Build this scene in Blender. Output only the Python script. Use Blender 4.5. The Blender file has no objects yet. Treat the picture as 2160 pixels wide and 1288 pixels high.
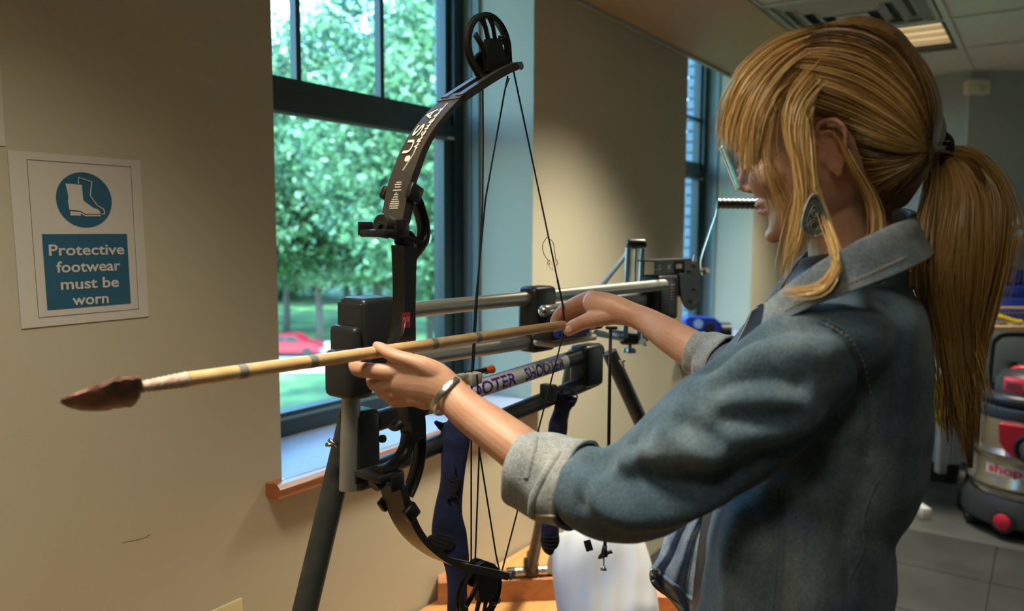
import bpy, bmesh, math, random
import numpy as np
from mathutils import Vector, Matrix, noise
from mathutils.bvhtree import BVHTree

# ------------------------------------------------------------------ camera
FPX = 1640.0
PITCH = math.radians(5.31); ROLL = math.radians(-0.272); AZ = math.radians(34.585)
CAM = np.array([0.0, 0.0, 1.40])
f0 = np.array([math.cos(AZ), math.sin(AZ), 0.0]); r0 = np.array([math.sin(AZ), -math.cos(AZ), 0.0]); u0 = np.array([0, 0, 1.0])
FWD = f0*math.cos(PITCH) - u0*math.sin(PITCH); UP_ = u0*math.cos(PITCH) + f0*math.sin(PITCH)
RGT = r0*math.cos(ROLL) - UP_*math.sin(ROLL); UPV = UP_*math.cos(ROLL) + r0*math.sin(ROLL)
scn = bpy.context.scene
cd = bpy.data.cameras.new('camera'); cam = bpy.data.objects.new('camera', cd); scn.collection.objects.link(cam)
M = Matrix(((RGT[0], UPV[0], -FWD[0], CAM[0]), (RGT[1], UPV[1], -FWD[1], CAM[1]), (RGT[2], UPV[2], -FWD[2], CAM[2]), (0, 0, 0, 1)))
cam.matrix_world = M
cd.sensor_width = 36.0; cd.sensor_fit = 'HORIZONTAL'; cd.lens = FPX/2160*36; cd.clip_start = 0.02; cd.clip_end = 400
cd.dof.use_dof = True; cd.dof.focus_distance = 1.12; cd.dof.aperture_fstop = 4.0
scn.camera = cam

# ------------------------------------------------------------------ world, sun, exposure
w = bpy.data.worlds.new('sky'); scn.world = w; w.use_nodes = True
nt = w.node_tree; nt.nodes.clear()
sky = nt.nodes.new('ShaderNodeTexSky'); sky.sky_type = 'NISHITA'; sky.sun_disc = False
sky.sun_elevation = math.radians(52); sky.sun_rotation = math.radians(200); sky.air_density = 1.3; sky.dust_density = 1.6
bg = nt.nodes.new('ShaderNodeBackground'); bg.inputs['Strength'].default_value = 2.1
wo = nt.nodes.new('ShaderNodeOutputWorld')
nt.links.new(sky.outputs[0], bg.inputs[0]); nt.links.new(bg.outputs[0], wo.inputs[0])
sl = bpy.data.lights.new('sun', 'SUN'); sl.energy = 17.0; sl.angle = math.radians(0.6); sl.color = (1.0, 0.95, 0.84)
so = bpy.data.objects.new('sun', sl); scn.collection.objects.link(so)
so.rotation_euler = (math.radians(40), 0, math.radians(-32))
vs = scn.view_settings
vs.view_transform = 'Standard'; vs.look = 'None'; vs.gamma = 1.0; vs.use_curve_mapping = False; vs.exposure = -0.12

# ------------------------------------------------------------------ maths helpers
def ray(x, y): return FWD + RGT*(x-1080)/FPX - UPV*(y-644)/FPX
def P(x, y, d): return CAM + ray(x, y)*d
def onpl(x, y, ax, c):
    r = ray(x, y); return CAM + r*((c-CAM[ax])/r[ax])
def depth_of(p): return float((np.array(p)-CAM) @ FWD)
def nrm(v): v = np.array(v, float); return v/np.linalg.norm(v)

COL = scn.collection
def tag(o, label=None, cat=None, group=None, kind=None):
    if label: o['label'] = label
    if cat: o['category'] = cat
    if group: o['group'] = group
    if kind: o['kind'] = kind
    return o
def empty(name, loc, label=None, cat=None, group=None):
    o = bpy.data.objects.new(name, None); COL.objects.link(o); o.location = Vector(loc); o.empty_display_size = 0.05
    return tag(o, label, cat, group)
def join(parts):
    V = []; F = []; n = 0
    for v, f in parts:
        V.extend([tuple(p) for p in v]); F.extend([tuple(i+n for i in q) for q in f]); n += len(v)
    return V, F
def mesh(name, VF, m, parent=None, smooth=False, loc=None, fix=True):
    """VF is in world coordinates; the object origin is put at the parent's location (or loc)"""
    if isinstance(VF, list): VF = join(VF)
    V, F = VF
    o0 = np.array(parent.matrix_local.translation if parent else (loc if loc is not None else (0, 0, 0)), float)
    if parent is not None:
        o0 = np.array(PLOC[parent.name], float)
        base = o0
    elif loc is not None: base = np.array(loc, float)
    else:
        base = np.array(V, float).mean(axis=0)
    me = bpy.data.meshes.new(name)
    A = np.array(V, float) - base
    me.from_pydata(A.tolist(), [], F); me.validate()
    if fix:
        bm = bmesh.new(); bm.from_mesh(me); bmesh.ops.recalc_face_normals(bm, faces=bm.faces); bm.to_mesh(me); bm.free()
    if smooth:
        me.polygons.foreach_set('use_smooth', [True]*len(me.polygons))
        if smooth != True: 
            try: me.set_sharp_from_angle(angle=math.radians(smooth))
            except Exception: pass
    me.materials.append(m)
    o = bpy.data.objects.new(name, me); COL.objects.link(o)
    if parent is not None: o.parent = parent; o.location = (0, 0, 0)
    else: o.location = Vector(base)
    PLOC[o.name] = base
    return o
PLOC = {}
def thing(name, loc, label, cat, group=None):
    o = empty(name, loc, label, cat, group); PLOC[o.name] = np.array(loc, float); return o

def box(c, s, ax=None, bev=0.0, seg=2):
    """box centre c, full size s, axes ax (3 rows of unit vectors); optional rounded edges"""
    c = np.array(c, float); ax = np.eye(3) if ax is None else np.array(ax, float)
    if bev <= 0:
        V = []
        for sx in (-.5, .5):
            for sy in (-.5, .5):
                for sz in (-.5, .5): V.append(c + ax[0]*sx*s[0] + ax[1]*sy*s[1] + ax[2]*sz*s[2])
        return V, [(0, 1, 3, 2), (4, 6, 7, 5), (0, 4, 5, 1), (2, 3, 7, 6), (0, 2, 6, 4), (1, 5, 7, 3)]
    bm = bmesh.new(); bmesh.ops.create_cube(bm, size=1.0)
    for v in bm.verts: v.co = Vector((v.co.x*s[0], v.co.y*s[1], v.co.z*s[2]))
    bmesh.ops.bevel(bm, geom=list(bm.edges), offset=min(bev, min(s)*.49), segments=seg, profile=.5, affect='EDGES')
    bm.verts.index_update()
    V = [c + ax[0]*v.co.x + ax[1]*v.co.y + ax[2]*v.co.z for v in bm.verts]
    F = [tuple(v.index for v in f.verts) for f in bm.faces]; bm.free()
    return V, F
def bxx(x0, x1, y0, y1, z0, z1, bev=0.0): return box(((x0+x1)/2, (y0+y1)/2, (z0+z1)/2), (x1-x0, y1-y0, z1-z0), bev=bev)
def frames(pts, up=None):
    pts = [np.array(p, float) for p in pts]; n = len(pts); T = []
    for i in range(n):
        a = pts[max(i-1, 0)]; b = pts[min(i+1, n-1)]; T.append(nrm(b-a))
    ref = np.array(up if up is not None else (0, 0, 1.0), float)
    if abs(T[0] @ nrm(ref)) > .95: ref = np.array((1.0, 0.1, 0))
    N = []
    r = nrm(ref - T[0]*(ref @ T[0]))
    for i in range(n):
        if up is not None and abs(T[i] @ nrm(up)) < .97: r = nrm(np.array(up)-T[i]*(np.array(up) @ T[i]))
        else: r = nrm(r - T[i]*(r @ T[i]))
        N.append(r)
    return pts, T, N
def tube(pts, rad, n=12, caps=True, up=None, flat=1.0, prof=None):
    """sweep; rad scalar or list; entries may be (a,b) half-axes along normal / binormal"""
    pts, T, N = frames(pts, up)
    V = []; F = []; k = len(pts)
    for i in range(k):
        r = rad[i] if isinstance(rad, (list, tuple)) and len(rad) == k else rad
        a, b = r if isinstance(r, (tuple, list)) else (r, r*flat)
        B = np.cross(T[i], N[i])
        for j in range(n):
            t = 2*math.pi*j/n
            if prof == 'box':
                t += math.pi/4
                cx, sx = (1 if math.cos(t) > 0 else -1), (1 if math.sin(t) > 0 else -1)
            else: cx, sx = math.cos(t), math.sin(t)
            V.append(pts[i] + N[i]*a*cx + B*b*sx)
    for i in range(k-1):
        for j in range(n):
            F.append((i*n+j, i*n+(j+1) % n, (i+1)*n+(j+1) % n, (i+1)*n+j))
    if caps:
        F.append(tuple(range(n-1, -1, -1))); F.append(tuple((k-1)*n+j for j in range(n)))
    return V, F
def cyl(a, b, r, n=20, r2=None): return tube([a, b], [r, r if r2 is None else r2], n)
def prism(pts, d):
    """polygon (world points, planar) extruded along vector d"""
    n = len(pts); d = np.array(d, float)
    V = [np.array(p)-d/2 for p in pts]+[np.array(p)+d/2 for p in pts]
    F = [tuple(range(n-1, -1, -1)), tuple(range(n, 2*n))]
    for i in range(n): F.append((i, (i+1) % n, n+(i+1) % n, n+i))
    return V, F
def lathe(c, prof, axis=(0, 0, 1), n=32):
    axis = nrm(axis); a = np.array((1.0, 0, 0)) if abs(axis[0]) < .9 else np.array((0, 1.0, 0))
    x = nrm(np.cross(axis, a)); y = np.cross(axis, x); c = np.array(c, float)
    V = []; F = []
    for (r, h) in prof:
        for j in range(n):
            t = 2*math.pi*j/n; V.append(c+axis*h+(x*math.cos(t)+y*math.sin(t))*r)
    for i in range(len(prof)-1):
        for j in range(n): F.append((i*n+j, i*n+(j+1) % n, (i+1)*n+(j+1) % n, (i+1)*n+j))
    if prof[0][0] > 1e-6: F.append(tuple(range(n-1, -1, -1)))
    if prof[-1][0] > 1e-6: F.append(tuple((len(prof)-1)*n+j for j in range(n)))
    return V, F
def cr(pts, n):
    """Catmull-Rom resample of rows (any dimension)"""
    pts = [np.array(p, float) for p in pts]; m = len(pts); out = []
    for k in range(n):
        t = k/(n-1)*(m-1); i = min(int(t), m-2); t -= i
        p0 = pts[i-1] if i > 0 else 2*pts[0]-pts[1]; p1 = pts[i]; p2 = pts[i+1]; p3 = pts[i+2] if i+2 < m else 2*pts[-1]-pts[-2]
        out.append(.5*((2*p1)+(-p0+p2)*t+(2*p0-5*p1+4*p2-p3)*t*t+(-p0+3*p1-3*p2+p3)*t**3))
    return out

# ------------------------------------------------------------------ materials
MATS = {}
def mat(name, col, rough=.5, metal=0.0, bump=None, var=None, spec=.5, coat=0.0, sss=0.0, trans=0.0, emis=None, sheen=0.0):
    if name in MATS: return MATS[name]
    m = bpy.data.materials.new(name); m.use_nodes = True; t = m.node_tree; b = t.nodes['Principled BSDF']
    b.inputs['Base Color'].default_value = (*col, 1); b.inputs['Roughness'].default_value = rough; b.inputs['Metallic'].default_value = metal
    b.inputs['Specular IOR Level'].default_value = spec
    if coat: b.inputs['Coat Weight'].default_value = coat
    if sheen: b.inputs['Sheen Weight'].default_value = sheen
    if sss:
        b.inputs['Subsurface Weight'].default_value = sss; b.inputs['Subsurface Radius'].default_value = (1, .35, .2); b.inputs['Subsurface Scale'].default_value = .006
    if trans: b.inputs['Transmission Weight'].default_value = trans
    if emis: b.inputs['Emission Color'].default_value = (*emis[0], 1); b.inputs['Emission Strength'].default_value = emis[1]
    tc = t.nodes.new('ShaderNodeTexCoord')
    if var:   # (scale, second colour, amount, stretch)
        sc, c2, lo, hi = var[:4]; st = var[4] if len(var) > 4 else (1, 1, 1)
        mp = t.nodes.new('ShaderNodeMapping'); mp.inputs['Scale'].default_value = st
        nz = t.nodes.new('ShaderNodeTexNoise'); nz.inputs['Scale'].default_value = sc; nz.inputs['Detail'].default_value = 5
        rp = t.nodes.new('ShaderNodeValToRGB'); rp.color_ramp.elements[0].position = lo; rp.color_ramp.elements[1].position = hi
        rp.color_ramp.elements[0].color = (*col, 1); rp.color_ramp.elements[1].color = (*c2, 1)
        t.links.new(tc.outputs['Object'], mp.inputs[0]); t.links.new(mp.outputs[0], nz.inputs['Vector']); t.links.new(nz.outputs[0], rp.inputs[0]); t.links.new(rp.outputs[0], b.inputs['Base Color'])
    if bump:
        sc, st_, = bump[:2]; st = bump[2] if len(bump) > 2 else (1, 1, 1)
        mp = t.nodes.new('ShaderNodeMapping'); mp.inputs['Scale'].default_value = st
        nz = t.nodes.new('ShaderNodeTexNoise'); nz.inputs['Scale'].default_value = sc; nz.inputs['Detail'].default_value = 4
        bp = t.nodes.new('ShaderNodeBump'); bp.inputs['Strength'].default_value = st_; bp.inputs['Distance'].default_value = .002
        t.links.new(tc.outputs['Object'], mp.inputs[0]); t.links.new(mp.outputs[0], nz.inputs['Vector']); t.links.new(nz.outputs[0], bp.inputs['Height']); t.links.new(bp.outputs[0], b.inputs['Normal'])
    MATS[name] = m; return m
def glassmat(name, tint, refl=.06):
    m = bpy.data.materials.new(name); m.use_nodes = True; t = m.node_tree; t.nodes.clear()
    tr = t.nodes.new('ShaderNodeBsdfTransparent'); tr.inputs[0].default_value = (*tint, 1)
    gl = t.nodes.new('ShaderNodeBsdfGlossy'); gl.inputs['Roughness'].default_value = .02
    fr = t.nodes.new('ShaderNodeFresnel'); fr.inputs['IOR'].default_value = 1.45
    mx = t.nodes.new('ShaderNodeMixShader'); out = t.nodes.new('ShaderNodeOutputMaterial')
    t.links.new(fr.outputs[0], mx.inputs[0]); t.links.new(tr.outputs[0], mx.inputs[1]); t.links.new(gl.outputs[0], mx.inputs[2]); t.links.new(mx.outputs[0], out.inputs[0])
    return m
m_wall = mat('beige_wall_paint', (.50, .455, .335), .62, bump=(260, .12), var=(1.3, (.48, .44, .325), .4, .7))
m_wall2 = mat('grey_wall_paint', (.42, .48, .46), .7, bump=(260, .1))
m_soff = mat('tan_soffit_paint', (.50, .36, .19), .5, bump=(200, .08))
m_ceil = mat('acoustic_tile', (.64, .65, .60), .9, bump=(420, .5), var=(90, (.36, .37, .34), .62, .72))
m_grid = mat('grid_white_metal', (.62, .63, .6), .4)
m_black = mat('black_plastic', (.018, .019, .019), .38)
m_blackm = mat('black_metal', (.02, .019, .018), .36, .2, bump=(500, .08))
m_dframe = mat('dark_green_window_frame', (.022, .042, .045), .38)
m_sill = mat('speckled_solid_surface', (.34, .39, .48), .36, var=(500, (.24, .28, .36), .45, .6))
def wood(name, c1, c2, rough=.35, st=(2, 40, 40), sc=3.0, coat=.2):
    return mat(name, c1, rough, var=(sc, c2, .35, .7, st), bump=(sc*3, .15, st), coat=coat)
m_cherry = wood('cherry_wood', (.42, .13, .035), (.28, .075, .02), .28, (1.5, 30, 30), 3, .4)
m_table = wood('maple_top', (.66, .36, .13), (.56, .28, .09), .35, (1.5, 25, 25), 2.5)
m_beam = wood('fir_beam', (.55, .24, .10), (.44, .17, .07), .5, (1.2, 22, 30), 2.5, .05)
m_slate = mat('slate_tile', (.022, .023, .021), .5, bump=(14, .5), var=(5, (.038, .039, .035), .35, .7))
m_grout = mat('grout', (.09, .09, .08), .9)
m_conc = mat('grey_concrete', (.065, .066, .06), .6, var=(6, (.045, .045, .04), .35, .7))

# ------------------------------------------------------------------ room shell
WY = 1.36; ZS = .862; ZT = 2.30; SOF = 2.182; CEIL = 2.285
X1, X2 = 1.085, 2.086; X3, X4 = 3.336, 4.318; XE = 4.95; WT = 1.70
def setting(o): o['kind'] = 'structure'; return o
wl = [bxx(-2.6, X1, WY, WT, 0, 2.5), bxx(X1, X2, WY, WT, 0, ZS-.02), bxx(X2, X3, WY, WT, 0, 2.5), bxx(X3, X4, WY, WT, 0, ZS-.02), bxx(X4, XE+.1, WY, WT, 0, 2.5),
      bxx(X1, X2, WY, WT, 2.44, 2.5), bxx(X3, X4, WY, WT, 2.44, 2.5)]
wall = setting(mesh('wall_left', wl, m_wall))
# end wall and the angled wall that continues it
CY = .415
setting(mesh('wall_back', [bxx(XE, XE+.12, CY, WY, 0, 2.45)], m_wall2))
dA = nrm((.2, -.28, 0)); a0 = np.array((XE, CY, 0)); a1 = a0+dA*4.4; nA = np.array((-dA[1], dA[0], 0))
setting(mesh('wall_right', [prism([a0, a1, a1+(0, 0, 2.45), a0+(0, 0, 2.45)], nA*.0+np.cross(dA, (0, 0, 1))*-.0+(.02, .02, 0))], m_wall2))
setting(mesh('wall_front', [bxx(-2.7, -2.6, -4.0, WT, 0, 2.5)], m_wall))
setting(mesh('wall_rear', [bxx(-2.7, 8.2, -4.1, -4.0, 0, 2.5)], m_wall2))
m_base = mat('black_rubber_base', (.02, .021, .022), .5)
setting(mesh('baseboard_back', [bxx(XE-.012, XE, CY, WY, 0, .11)], m_base))
setting(mesh('baseboard_right', [prism([a0+(-.012, 0, 0), a1+(-.012, 0, 0), a1+(-.012, 0, .11), a0+(-.012, 0, .11)], (.012, .004, 0))], m_base))
# floor: slate tiles up to a strip, plain concrete beyond
fl = setting(mesh('floor', [bxx(-2.7, 8.2, -4.1, WT, -.12, -.012), bxx(4.05, 8.2, -4.1, WY, -.012, 0.0)], m_conc))
g = .45; tiles = None
for i in range(-3, 3):
    for j in range(-5, 3):
        xx0 = 4.05-g*(3-i)+.0; xx1 = xx0+g; yy0 = .12+g*j; yy1 = min(yy0+g, WY)
        if yy0 > 1.3 or xx0 < 1.0: continue
        t_ = mesh('floor_tile', [bxx(xx0+.003, xx1-.003, yy0+.003, yy1-.003, -.012, 0.0+random.Random(i*9+j).uniform(-.0006, .0004))], m_slate, fl)
setting(fl)
mesh('floor_screed', [bxx(-2.6, 1.35, -4.0, WY, -.012, -.001), bxx(1.35, 4.05, -4.0, -2.13, -.012, -.001)], m_slate, fl)
# ceiling: panels resting in a metal grid
ce = setting(mesh('ceiling', [bxx(-2.7, 8.2, -4.1, .97, CEIL+.03, CEIL+.12)], m_conc))
GX = [3.73+.607*k for k in range(-10, 8)]; GY = [.985-.585*k if k < 2 else .40-.607*(k-1) for k in range(0, 9)]
tro = {(4.03, 0): 1, (2.21, 0): 1, (.39, 0): 1}
bars = []
for x in GX: bars.append(bxx(x-.012, x+.012, GY[-1], GY[0], CEIL-.004, CEIL+.006))
for y in GY: bars.append(bxx(GX[0], GX[-1], y-.012, y+.012, CEIL-.003, CEIL+.007))
mesh('ceiling_grid', bars, m_grid, ce)
lights = []
for k in range(len(GX)-1):
    for q in range(len(GY)-1):
        xa, xb, ya, yb = GX[k], GX[k+1], GY[q+1], GY[q]
        xm = (xa+xb)/2; ym = (ya+yb)/2
        istro = (q == 0 or q == 3) and abs(((xm-4.0335)/1.821) - round((xm-4.0335)/1.821)) < .05
        isv = q == 0 and abs(xm-3.4265) < .05
        if q == 1 and abs(xm+.217) < .05: lights.append((xm, ym, q)); continue
        if istro and (q == 0 or xm > 3): lights.append((xm, ym, q)); continue
        if isv: continue
        mesh('ceiling_tile', [bxx(xa+.012, xb-.012, ya+.012, yb-.012, CEIL+.004, CEIL+.016)], m_ceil, ce)
setting(ce)
# soffit over the windows, rising a little towards the room
V = [(-2.6, WY, SOF), (XE, WY, SOF), (XE, .985, CEIL-.012), (-2.6, .985, CEIL-.012), (-2.6, WY, 2.45), (XE, WY, 2.45), (XE, .985, 2.45), (-2.6, .985, 2.45)]
setting(mesh('soffit', (V, [(0, 1, 2, 3), (4, 7, 6, 5), (0, 4, 5, 1), (3, 2, 6, 7), (0, 3, 7, 4), (1, 5, 6, 2)]), m_soff)).name = 'trim_1'
setting(mesh('trim_2', [box((1.2, 1.352, SOF-.004), (7.5, .016, .012))], mat('pale_trim', (.42, .42, .36), .6)))

# ------------------------------------------------------------------ windows
m_glass = glassmat('tinted_window_glass', (.50, .84, .95))
m_bead = mat('aluminium_bead', (.16, .25, .24), .35, .3)
m_track = mat('grey_green_track', (.20, .27, .26), .5)
def window(k, xa, xb):
    o = mesh('window_%d' % k, [bxx(xa, xa+.05, 1.634, 1.70, ZS, 2.44), bxx(xb-.056, xb, 1.634, 1.70, ZS, 2.44), bxx(xa, xb, 1.634, 1.70, ZS-.0, .905), bxx(xa, xb, 1.634, 1.70, 2.415, 2.44)], m_dframe)
    setting(o)
    # upper sash with muntins, lower sash
    mesh('upper_sash', [bxx(xa+.05, xb-.056, 1.645, 1.685, 1.752, 1.797), bxx(xa+.045, xa+.07, 1.65, 1.685, 1.79, 2.42), bxx(xb-.078, xb-.05, 1.652, 1.69, 1.79, 2.42)], m_dframe, o)
    mesh('lower_sash', [bxx(xa+.05, xb-.056, 1.636, 1.682, 1.708, 1.7515), bxx(xa+.05, xa+.085, 1.64, 1.685, .9, 1.71), bxx(xb-.10, xb-.05, 1.642, 1.685, .9, 1.71), bxx(xa+.05, xb-.056, 1.640, 1.685, .902, .925)], m_dframe, o)
    mesh('glazing_bead', [cyl((xa+.07, 1.640, 1.706), (xb-.09, 1.640, 1.706), .006, 10), bxx(xa+.07, xb-.07, 1.636, 1.642, .902, .914)], m_bead, o)
    for xm in ((1.406, 1.719) if k == 1 else (xa+.32, xa+.634)):
        mesh('muntin', [bxx(xm-.008, xm+.008, 1.655, 1.678, 1.79, 2.42)], m_dframe, o)
    mesh('muntin', [bxx(xa+.06, xb-.06, 1.656, 1.677, 2.03 if k == 2 else 2.19, 2.044 if k == 2 else 2.204)], m_dframe, o)
    for nm, z0, z1, yy in (('glass_pane', 1.79, 2.42, 1.672), ('glass_pane', .92, 1.71, 1.665)):
        mesh(nm, ([(xa+.05, yy, z0), (xb-.055, yy, z0), (xb-.055, yy, z1), (xa+.05, yy, z1)], [(0, 1, 2, 3)]), m_glass, o, fix=False)
    mesh('shade_track', [bxx(xb-.012, xb, 1.568, 1.592, ZS, 2.43), bxx(xb-.006, xb, 1.592, 1.634, ZS, 2.43), bxx(xb-.010, xb, 1.60, 1.606, ZS, 2.43),
                         bxx(xa, xa+.012, 1.568, 1.592, ZS, 2.43)], m_track, o)
    mesh('sash_latch', [box(((xb-.075), 1.634, 1.708), (.03, .012, .008), bev=.002)], m_grid, o)
    # sill: stone shelf with a rounded cherry nosing
    s = setting(mesh('trim_%d' % (2+k*2-1+0), [bxx(xa, xb, WY-.012, 1.70, ZS-.03, ZS)], m_sill))
    n_ = [(WY-.012, ZS-.030), (WY-.042, ZS-.028), (WY-.050, ZS-.018), (WY-.050, ZS-.005), (WY-.042, ZS+.004), (WY-.028, ZS+.006), (WY-.012, ZS+.001)]
    A = [np.array((xa-.045, y, z)) for y, z in n_]
    s2 = setting(mesh('trim_%d' % (2+k*2), [prism([p+((xb-xa+.09)/2, 0, 0) for p in A], (xb-xa+.09, 0, 0)), bxx(xa-.0435, xa, WY-.03, WY-.0005, ZS-.0285, ZS+.0015)], m_cherry, smooth=40))
window(1, X1, X2); window(2, X3, X4)
# brick returns outside, each brick a piece
m_brick = mat('grey_brick', (.28, .34, .40), .85, bump=(120, .4), var=(14, (.22, .27, .33), .4, .7))
m_mort = mat('dark_mortar', (.10, .13, .16), .9)
bw = setting(mesh('wall_outside', [bxx(X2+.003, X3-.003, 1.705, 1.758, .7, 2.5), bxx(X4+.003, XE+.3, 1.705, 1.758, .7, 2.5), bxx(-2.6, X1-.003, 1.705, 1.80, .7, 2.45)], m_mort))
bme = None
for xb in (X2, X4):
    for r in range(26):
        z = .84+.0607*r
        if z > 2.4: break
        o = mesh('brick', [box((xb+.045, 1.734, z+.024), (.096, .056, .048))], m_brick, bw)

# ------------------------------------------------------------------ ceiling fittings
m_lens = mat('lit_louvre', (.9, .8, .6), .35, emis=((1.0, .74, .42), .75))
m_louv = mat('louvre_blade', (.66, .60, .46), .2, .6)
m_reg = mat('diffuser_metal', (.42, .44, .42), .4)
for i, (x, y, q) in enumerate(lights):
    vis = (abs(x-4.0335) < .1 and q == 0)
    if vis: lab = "lit square louvred ceiling light seen behind the woman's head"
    elif q == 1: lab = 'square louvred ceiling light nearest the camera, one row in from the soffit'
    elif q == 3: lab = 'added unseen louvred ceiling light brightening the far end, away from the windows, over the %s' % ('work table' if x < 5 else ('end wall' if x < 7 else 'far corner'))  # unseen row of lights, added to brighten the back area
    else: lab = 'square louvred ceiling light beside the soffit, number %s from the left wall end' % ['first', 'second', 'third', 'fourth', 'fifth', 'sixth', 'seventh'][min(6, sum(1 for a in lights if a[2] == 0 and a[0] < x))]
    o = thing('ceiling_light', (x, y, CEIL), lab, 'light', 'recessed ceiling lights')
    mesh('housing', [bxx(x-.29, x+.29, y-.28, y-.265, CEIL-.002, CEIL+.07), bxx(x-.29, x+.29, y+.265, y+.28, CEIL-.002, CEIL+.07), bxx(x-.29, x-.262, y-.28, y+.28, CEIL-.002, CEIL+.07), bxx(x+.262, x+.29, y-.28, y+.28, CEIL-.002, CEIL+.07)], m_black, o)
    mesh('reflector', [bxx(x-.26, x+.26, y-.262, y+.262, CEIL+.026, CEIL+.030)], m_lens, o)
    for k in range(1, 4): mesh('louvre_blade', [bxx(x-.26+.13*k-.003, x-.26+.13*k+.003, y-.262, y+.262, CEIL+.002, CEIL+.022)], m_louv, o)
    for k in range(1, 3): mesh('louvre_blade', [bxx(x-.26, x+.26, y-.262+.175*k-.002, y-.262+.175*k+.002, CEIL+.004, CEIL+.021)], m_louv, o)
    ld = bpy.data.lights.new('lamp', 'AREA'); ld.shape = 'RECTANGLE'; ld.size = .30; ld.size_y = .30; ld.energy = {0: (8.3 if x < 1 else 29.0 if x < 3 else 20.0), 1: 3.4}.get(q, 3.5); ld.color = (1.0, .93, .74); ld.spread = math.radians(94 if q != 1 else 140)
    lo = bpy.data.objects.new('lamp', ld); COL.objects.link(lo); lo.location = (0, 0, -.006); lo.parent = o
# square air diffuser beside it
vx, vy = 3.4265, .70
o = thing('air_diffuser', (vx, vy, CEIL), 'square grey stepped ceiling air diffuser next to the lit louvred light', 'vent')
mesh('frame', [bxx(vx-.29, vx+.29, vy-.28, vy+.28, CEIL+.012, CEIL+.02), bxx(vx-.29, vx-.27, vy-.28, vy+.28, CEIL-.004, CEIL+.012), bxx(vx+.27, vx+.29, vy-.28, vy+.28, CEIL-.004, CEIL+.012), bxx(vx-.29, vx+.29, vy-.28, vy-.262, CEIL-.004, CEIL+.012), bxx(vx-.29, vx+.29, vy+.262, vy+.28, CEIL-.004, CEIL+.012)], m_reg, o)
for k, rr in enumerate((.235, .175, .115)):
    zc = CEIL-.004-.006*k; q_ = []
    for sx, sy in ((1, 0), (-1, 0), (0, 1), (0, -1)):
        if sx: q_.append(box((vx+sx*rr, vy, zc), (.03, 2*rr, .004), ax=((.8, 0, .6*sx), (0, 1, 0), (-.6*sx, 0, .8))))
        else: q_.append(box((vx, vy+sy*rr, zc), (2*rr, .03, .004), ax=((1, 0, 0), (0, .8, .6*sy), (0, -.6*sy, .8))))
    mesh('cone_ring', q_, m_reg, o)
mesh('centre_plate', [bxx(vx-.06, vx+.06, vy-.06, vy+.06, CEIL-.02, CEIL-.016)], m_reg, o)
mesh('throat', [bxx(vx-.2, vx+.2, vy-.2, vy+.2, CEIL+.006, CEIL+.010)], m_black, o)

# ------------------------------------------------------------------ outside
GZ = -6.7
m_grass = mat('lawn', (.05, .12, .045), .9, var=(.35, (.15, .27, .08), .42, .62))
m_road = mat('asphalt', (.26, .27, .27), .9)
m_walk = mat('pale_path', (.62, .62, .58), .9)
def strip(name, d0, d1, m, dz, kind='structure'):
    A = [P(-1400, 700, d0), P(2600, 700, d0), P(2600, 700, d1), P(-1400, 700, d1)]
    for a in A: a[2] = GZ+dz
    o = mesh(name, (A, [(0, 1, 2, 3)]), m); o['kind'] = kind; return o
def fd(y): return 8.1*FPX/(y-503)*1.0
strip('lawn', 9, 170, m_grass, 0).name = 'lawn'
strip('path', fd(800), fd(785), m_walk, .02)
strip('road', fd(770), fd(745), m_road, .015)
strip('path', fd(744), fd(732), m_walk, .02)
# leaves
def leafmat(name, c1, c2):
    m = bpy.data.materials.new(name); m.use_nodes = True; t = m.node_tree; t.nodes.clear()
    at = t.nodes.new('ShaderNodeAttribute'); at.attribute_name = 'tone'
    rp = t.nodes.new('ShaderNodeValToRGB'); rp.color_ramp.elements[0].color = (*c1, 1); rp.color_ramp.elements[1].color = (*c2, 1)
    d = t.nodes.new('ShaderNodeBsdfDiffuse'); tr = t.nodes.new('ShaderNodeBsdfTranslucent'); gl = t.nodes.new('ShaderNodeBsdfGlossy'); gl.inputs['Roughness'].default_value = .35
    a = t.nodes.new('ShaderNodeMixShader'); a.inputs[0].default_value = .5; b = t.nodes.new('ShaderNodeMixShader'); b.inputs[0].default_value = .06; out = t.nodes.new('ShaderNodeOutputMaterial')
    t.links.new(at.outputs['Fac'], rp.inputs[0])
    for n_ in (d, tr): t.links.new(rp.outputs[0], n_.inputs['Color'])
    t.links.new(d.outputs[0], a.inputs[1]); t.links.new(tr.outputs[0], a.inputs[2]); t.links.new(a.outputs[0], b.inputs[1]); t.links.new(gl.outputs[0], b.inputs[2]); t.links.new(b.outputs[0], out.inputs[0])
    return m
m_leaf = leafmat('maple_leaves', (.018, .075, .045), (.27, .47, .22))
m_bark = mat('bark', (.07, .06, .05), .9, bump=(20, .6))
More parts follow.
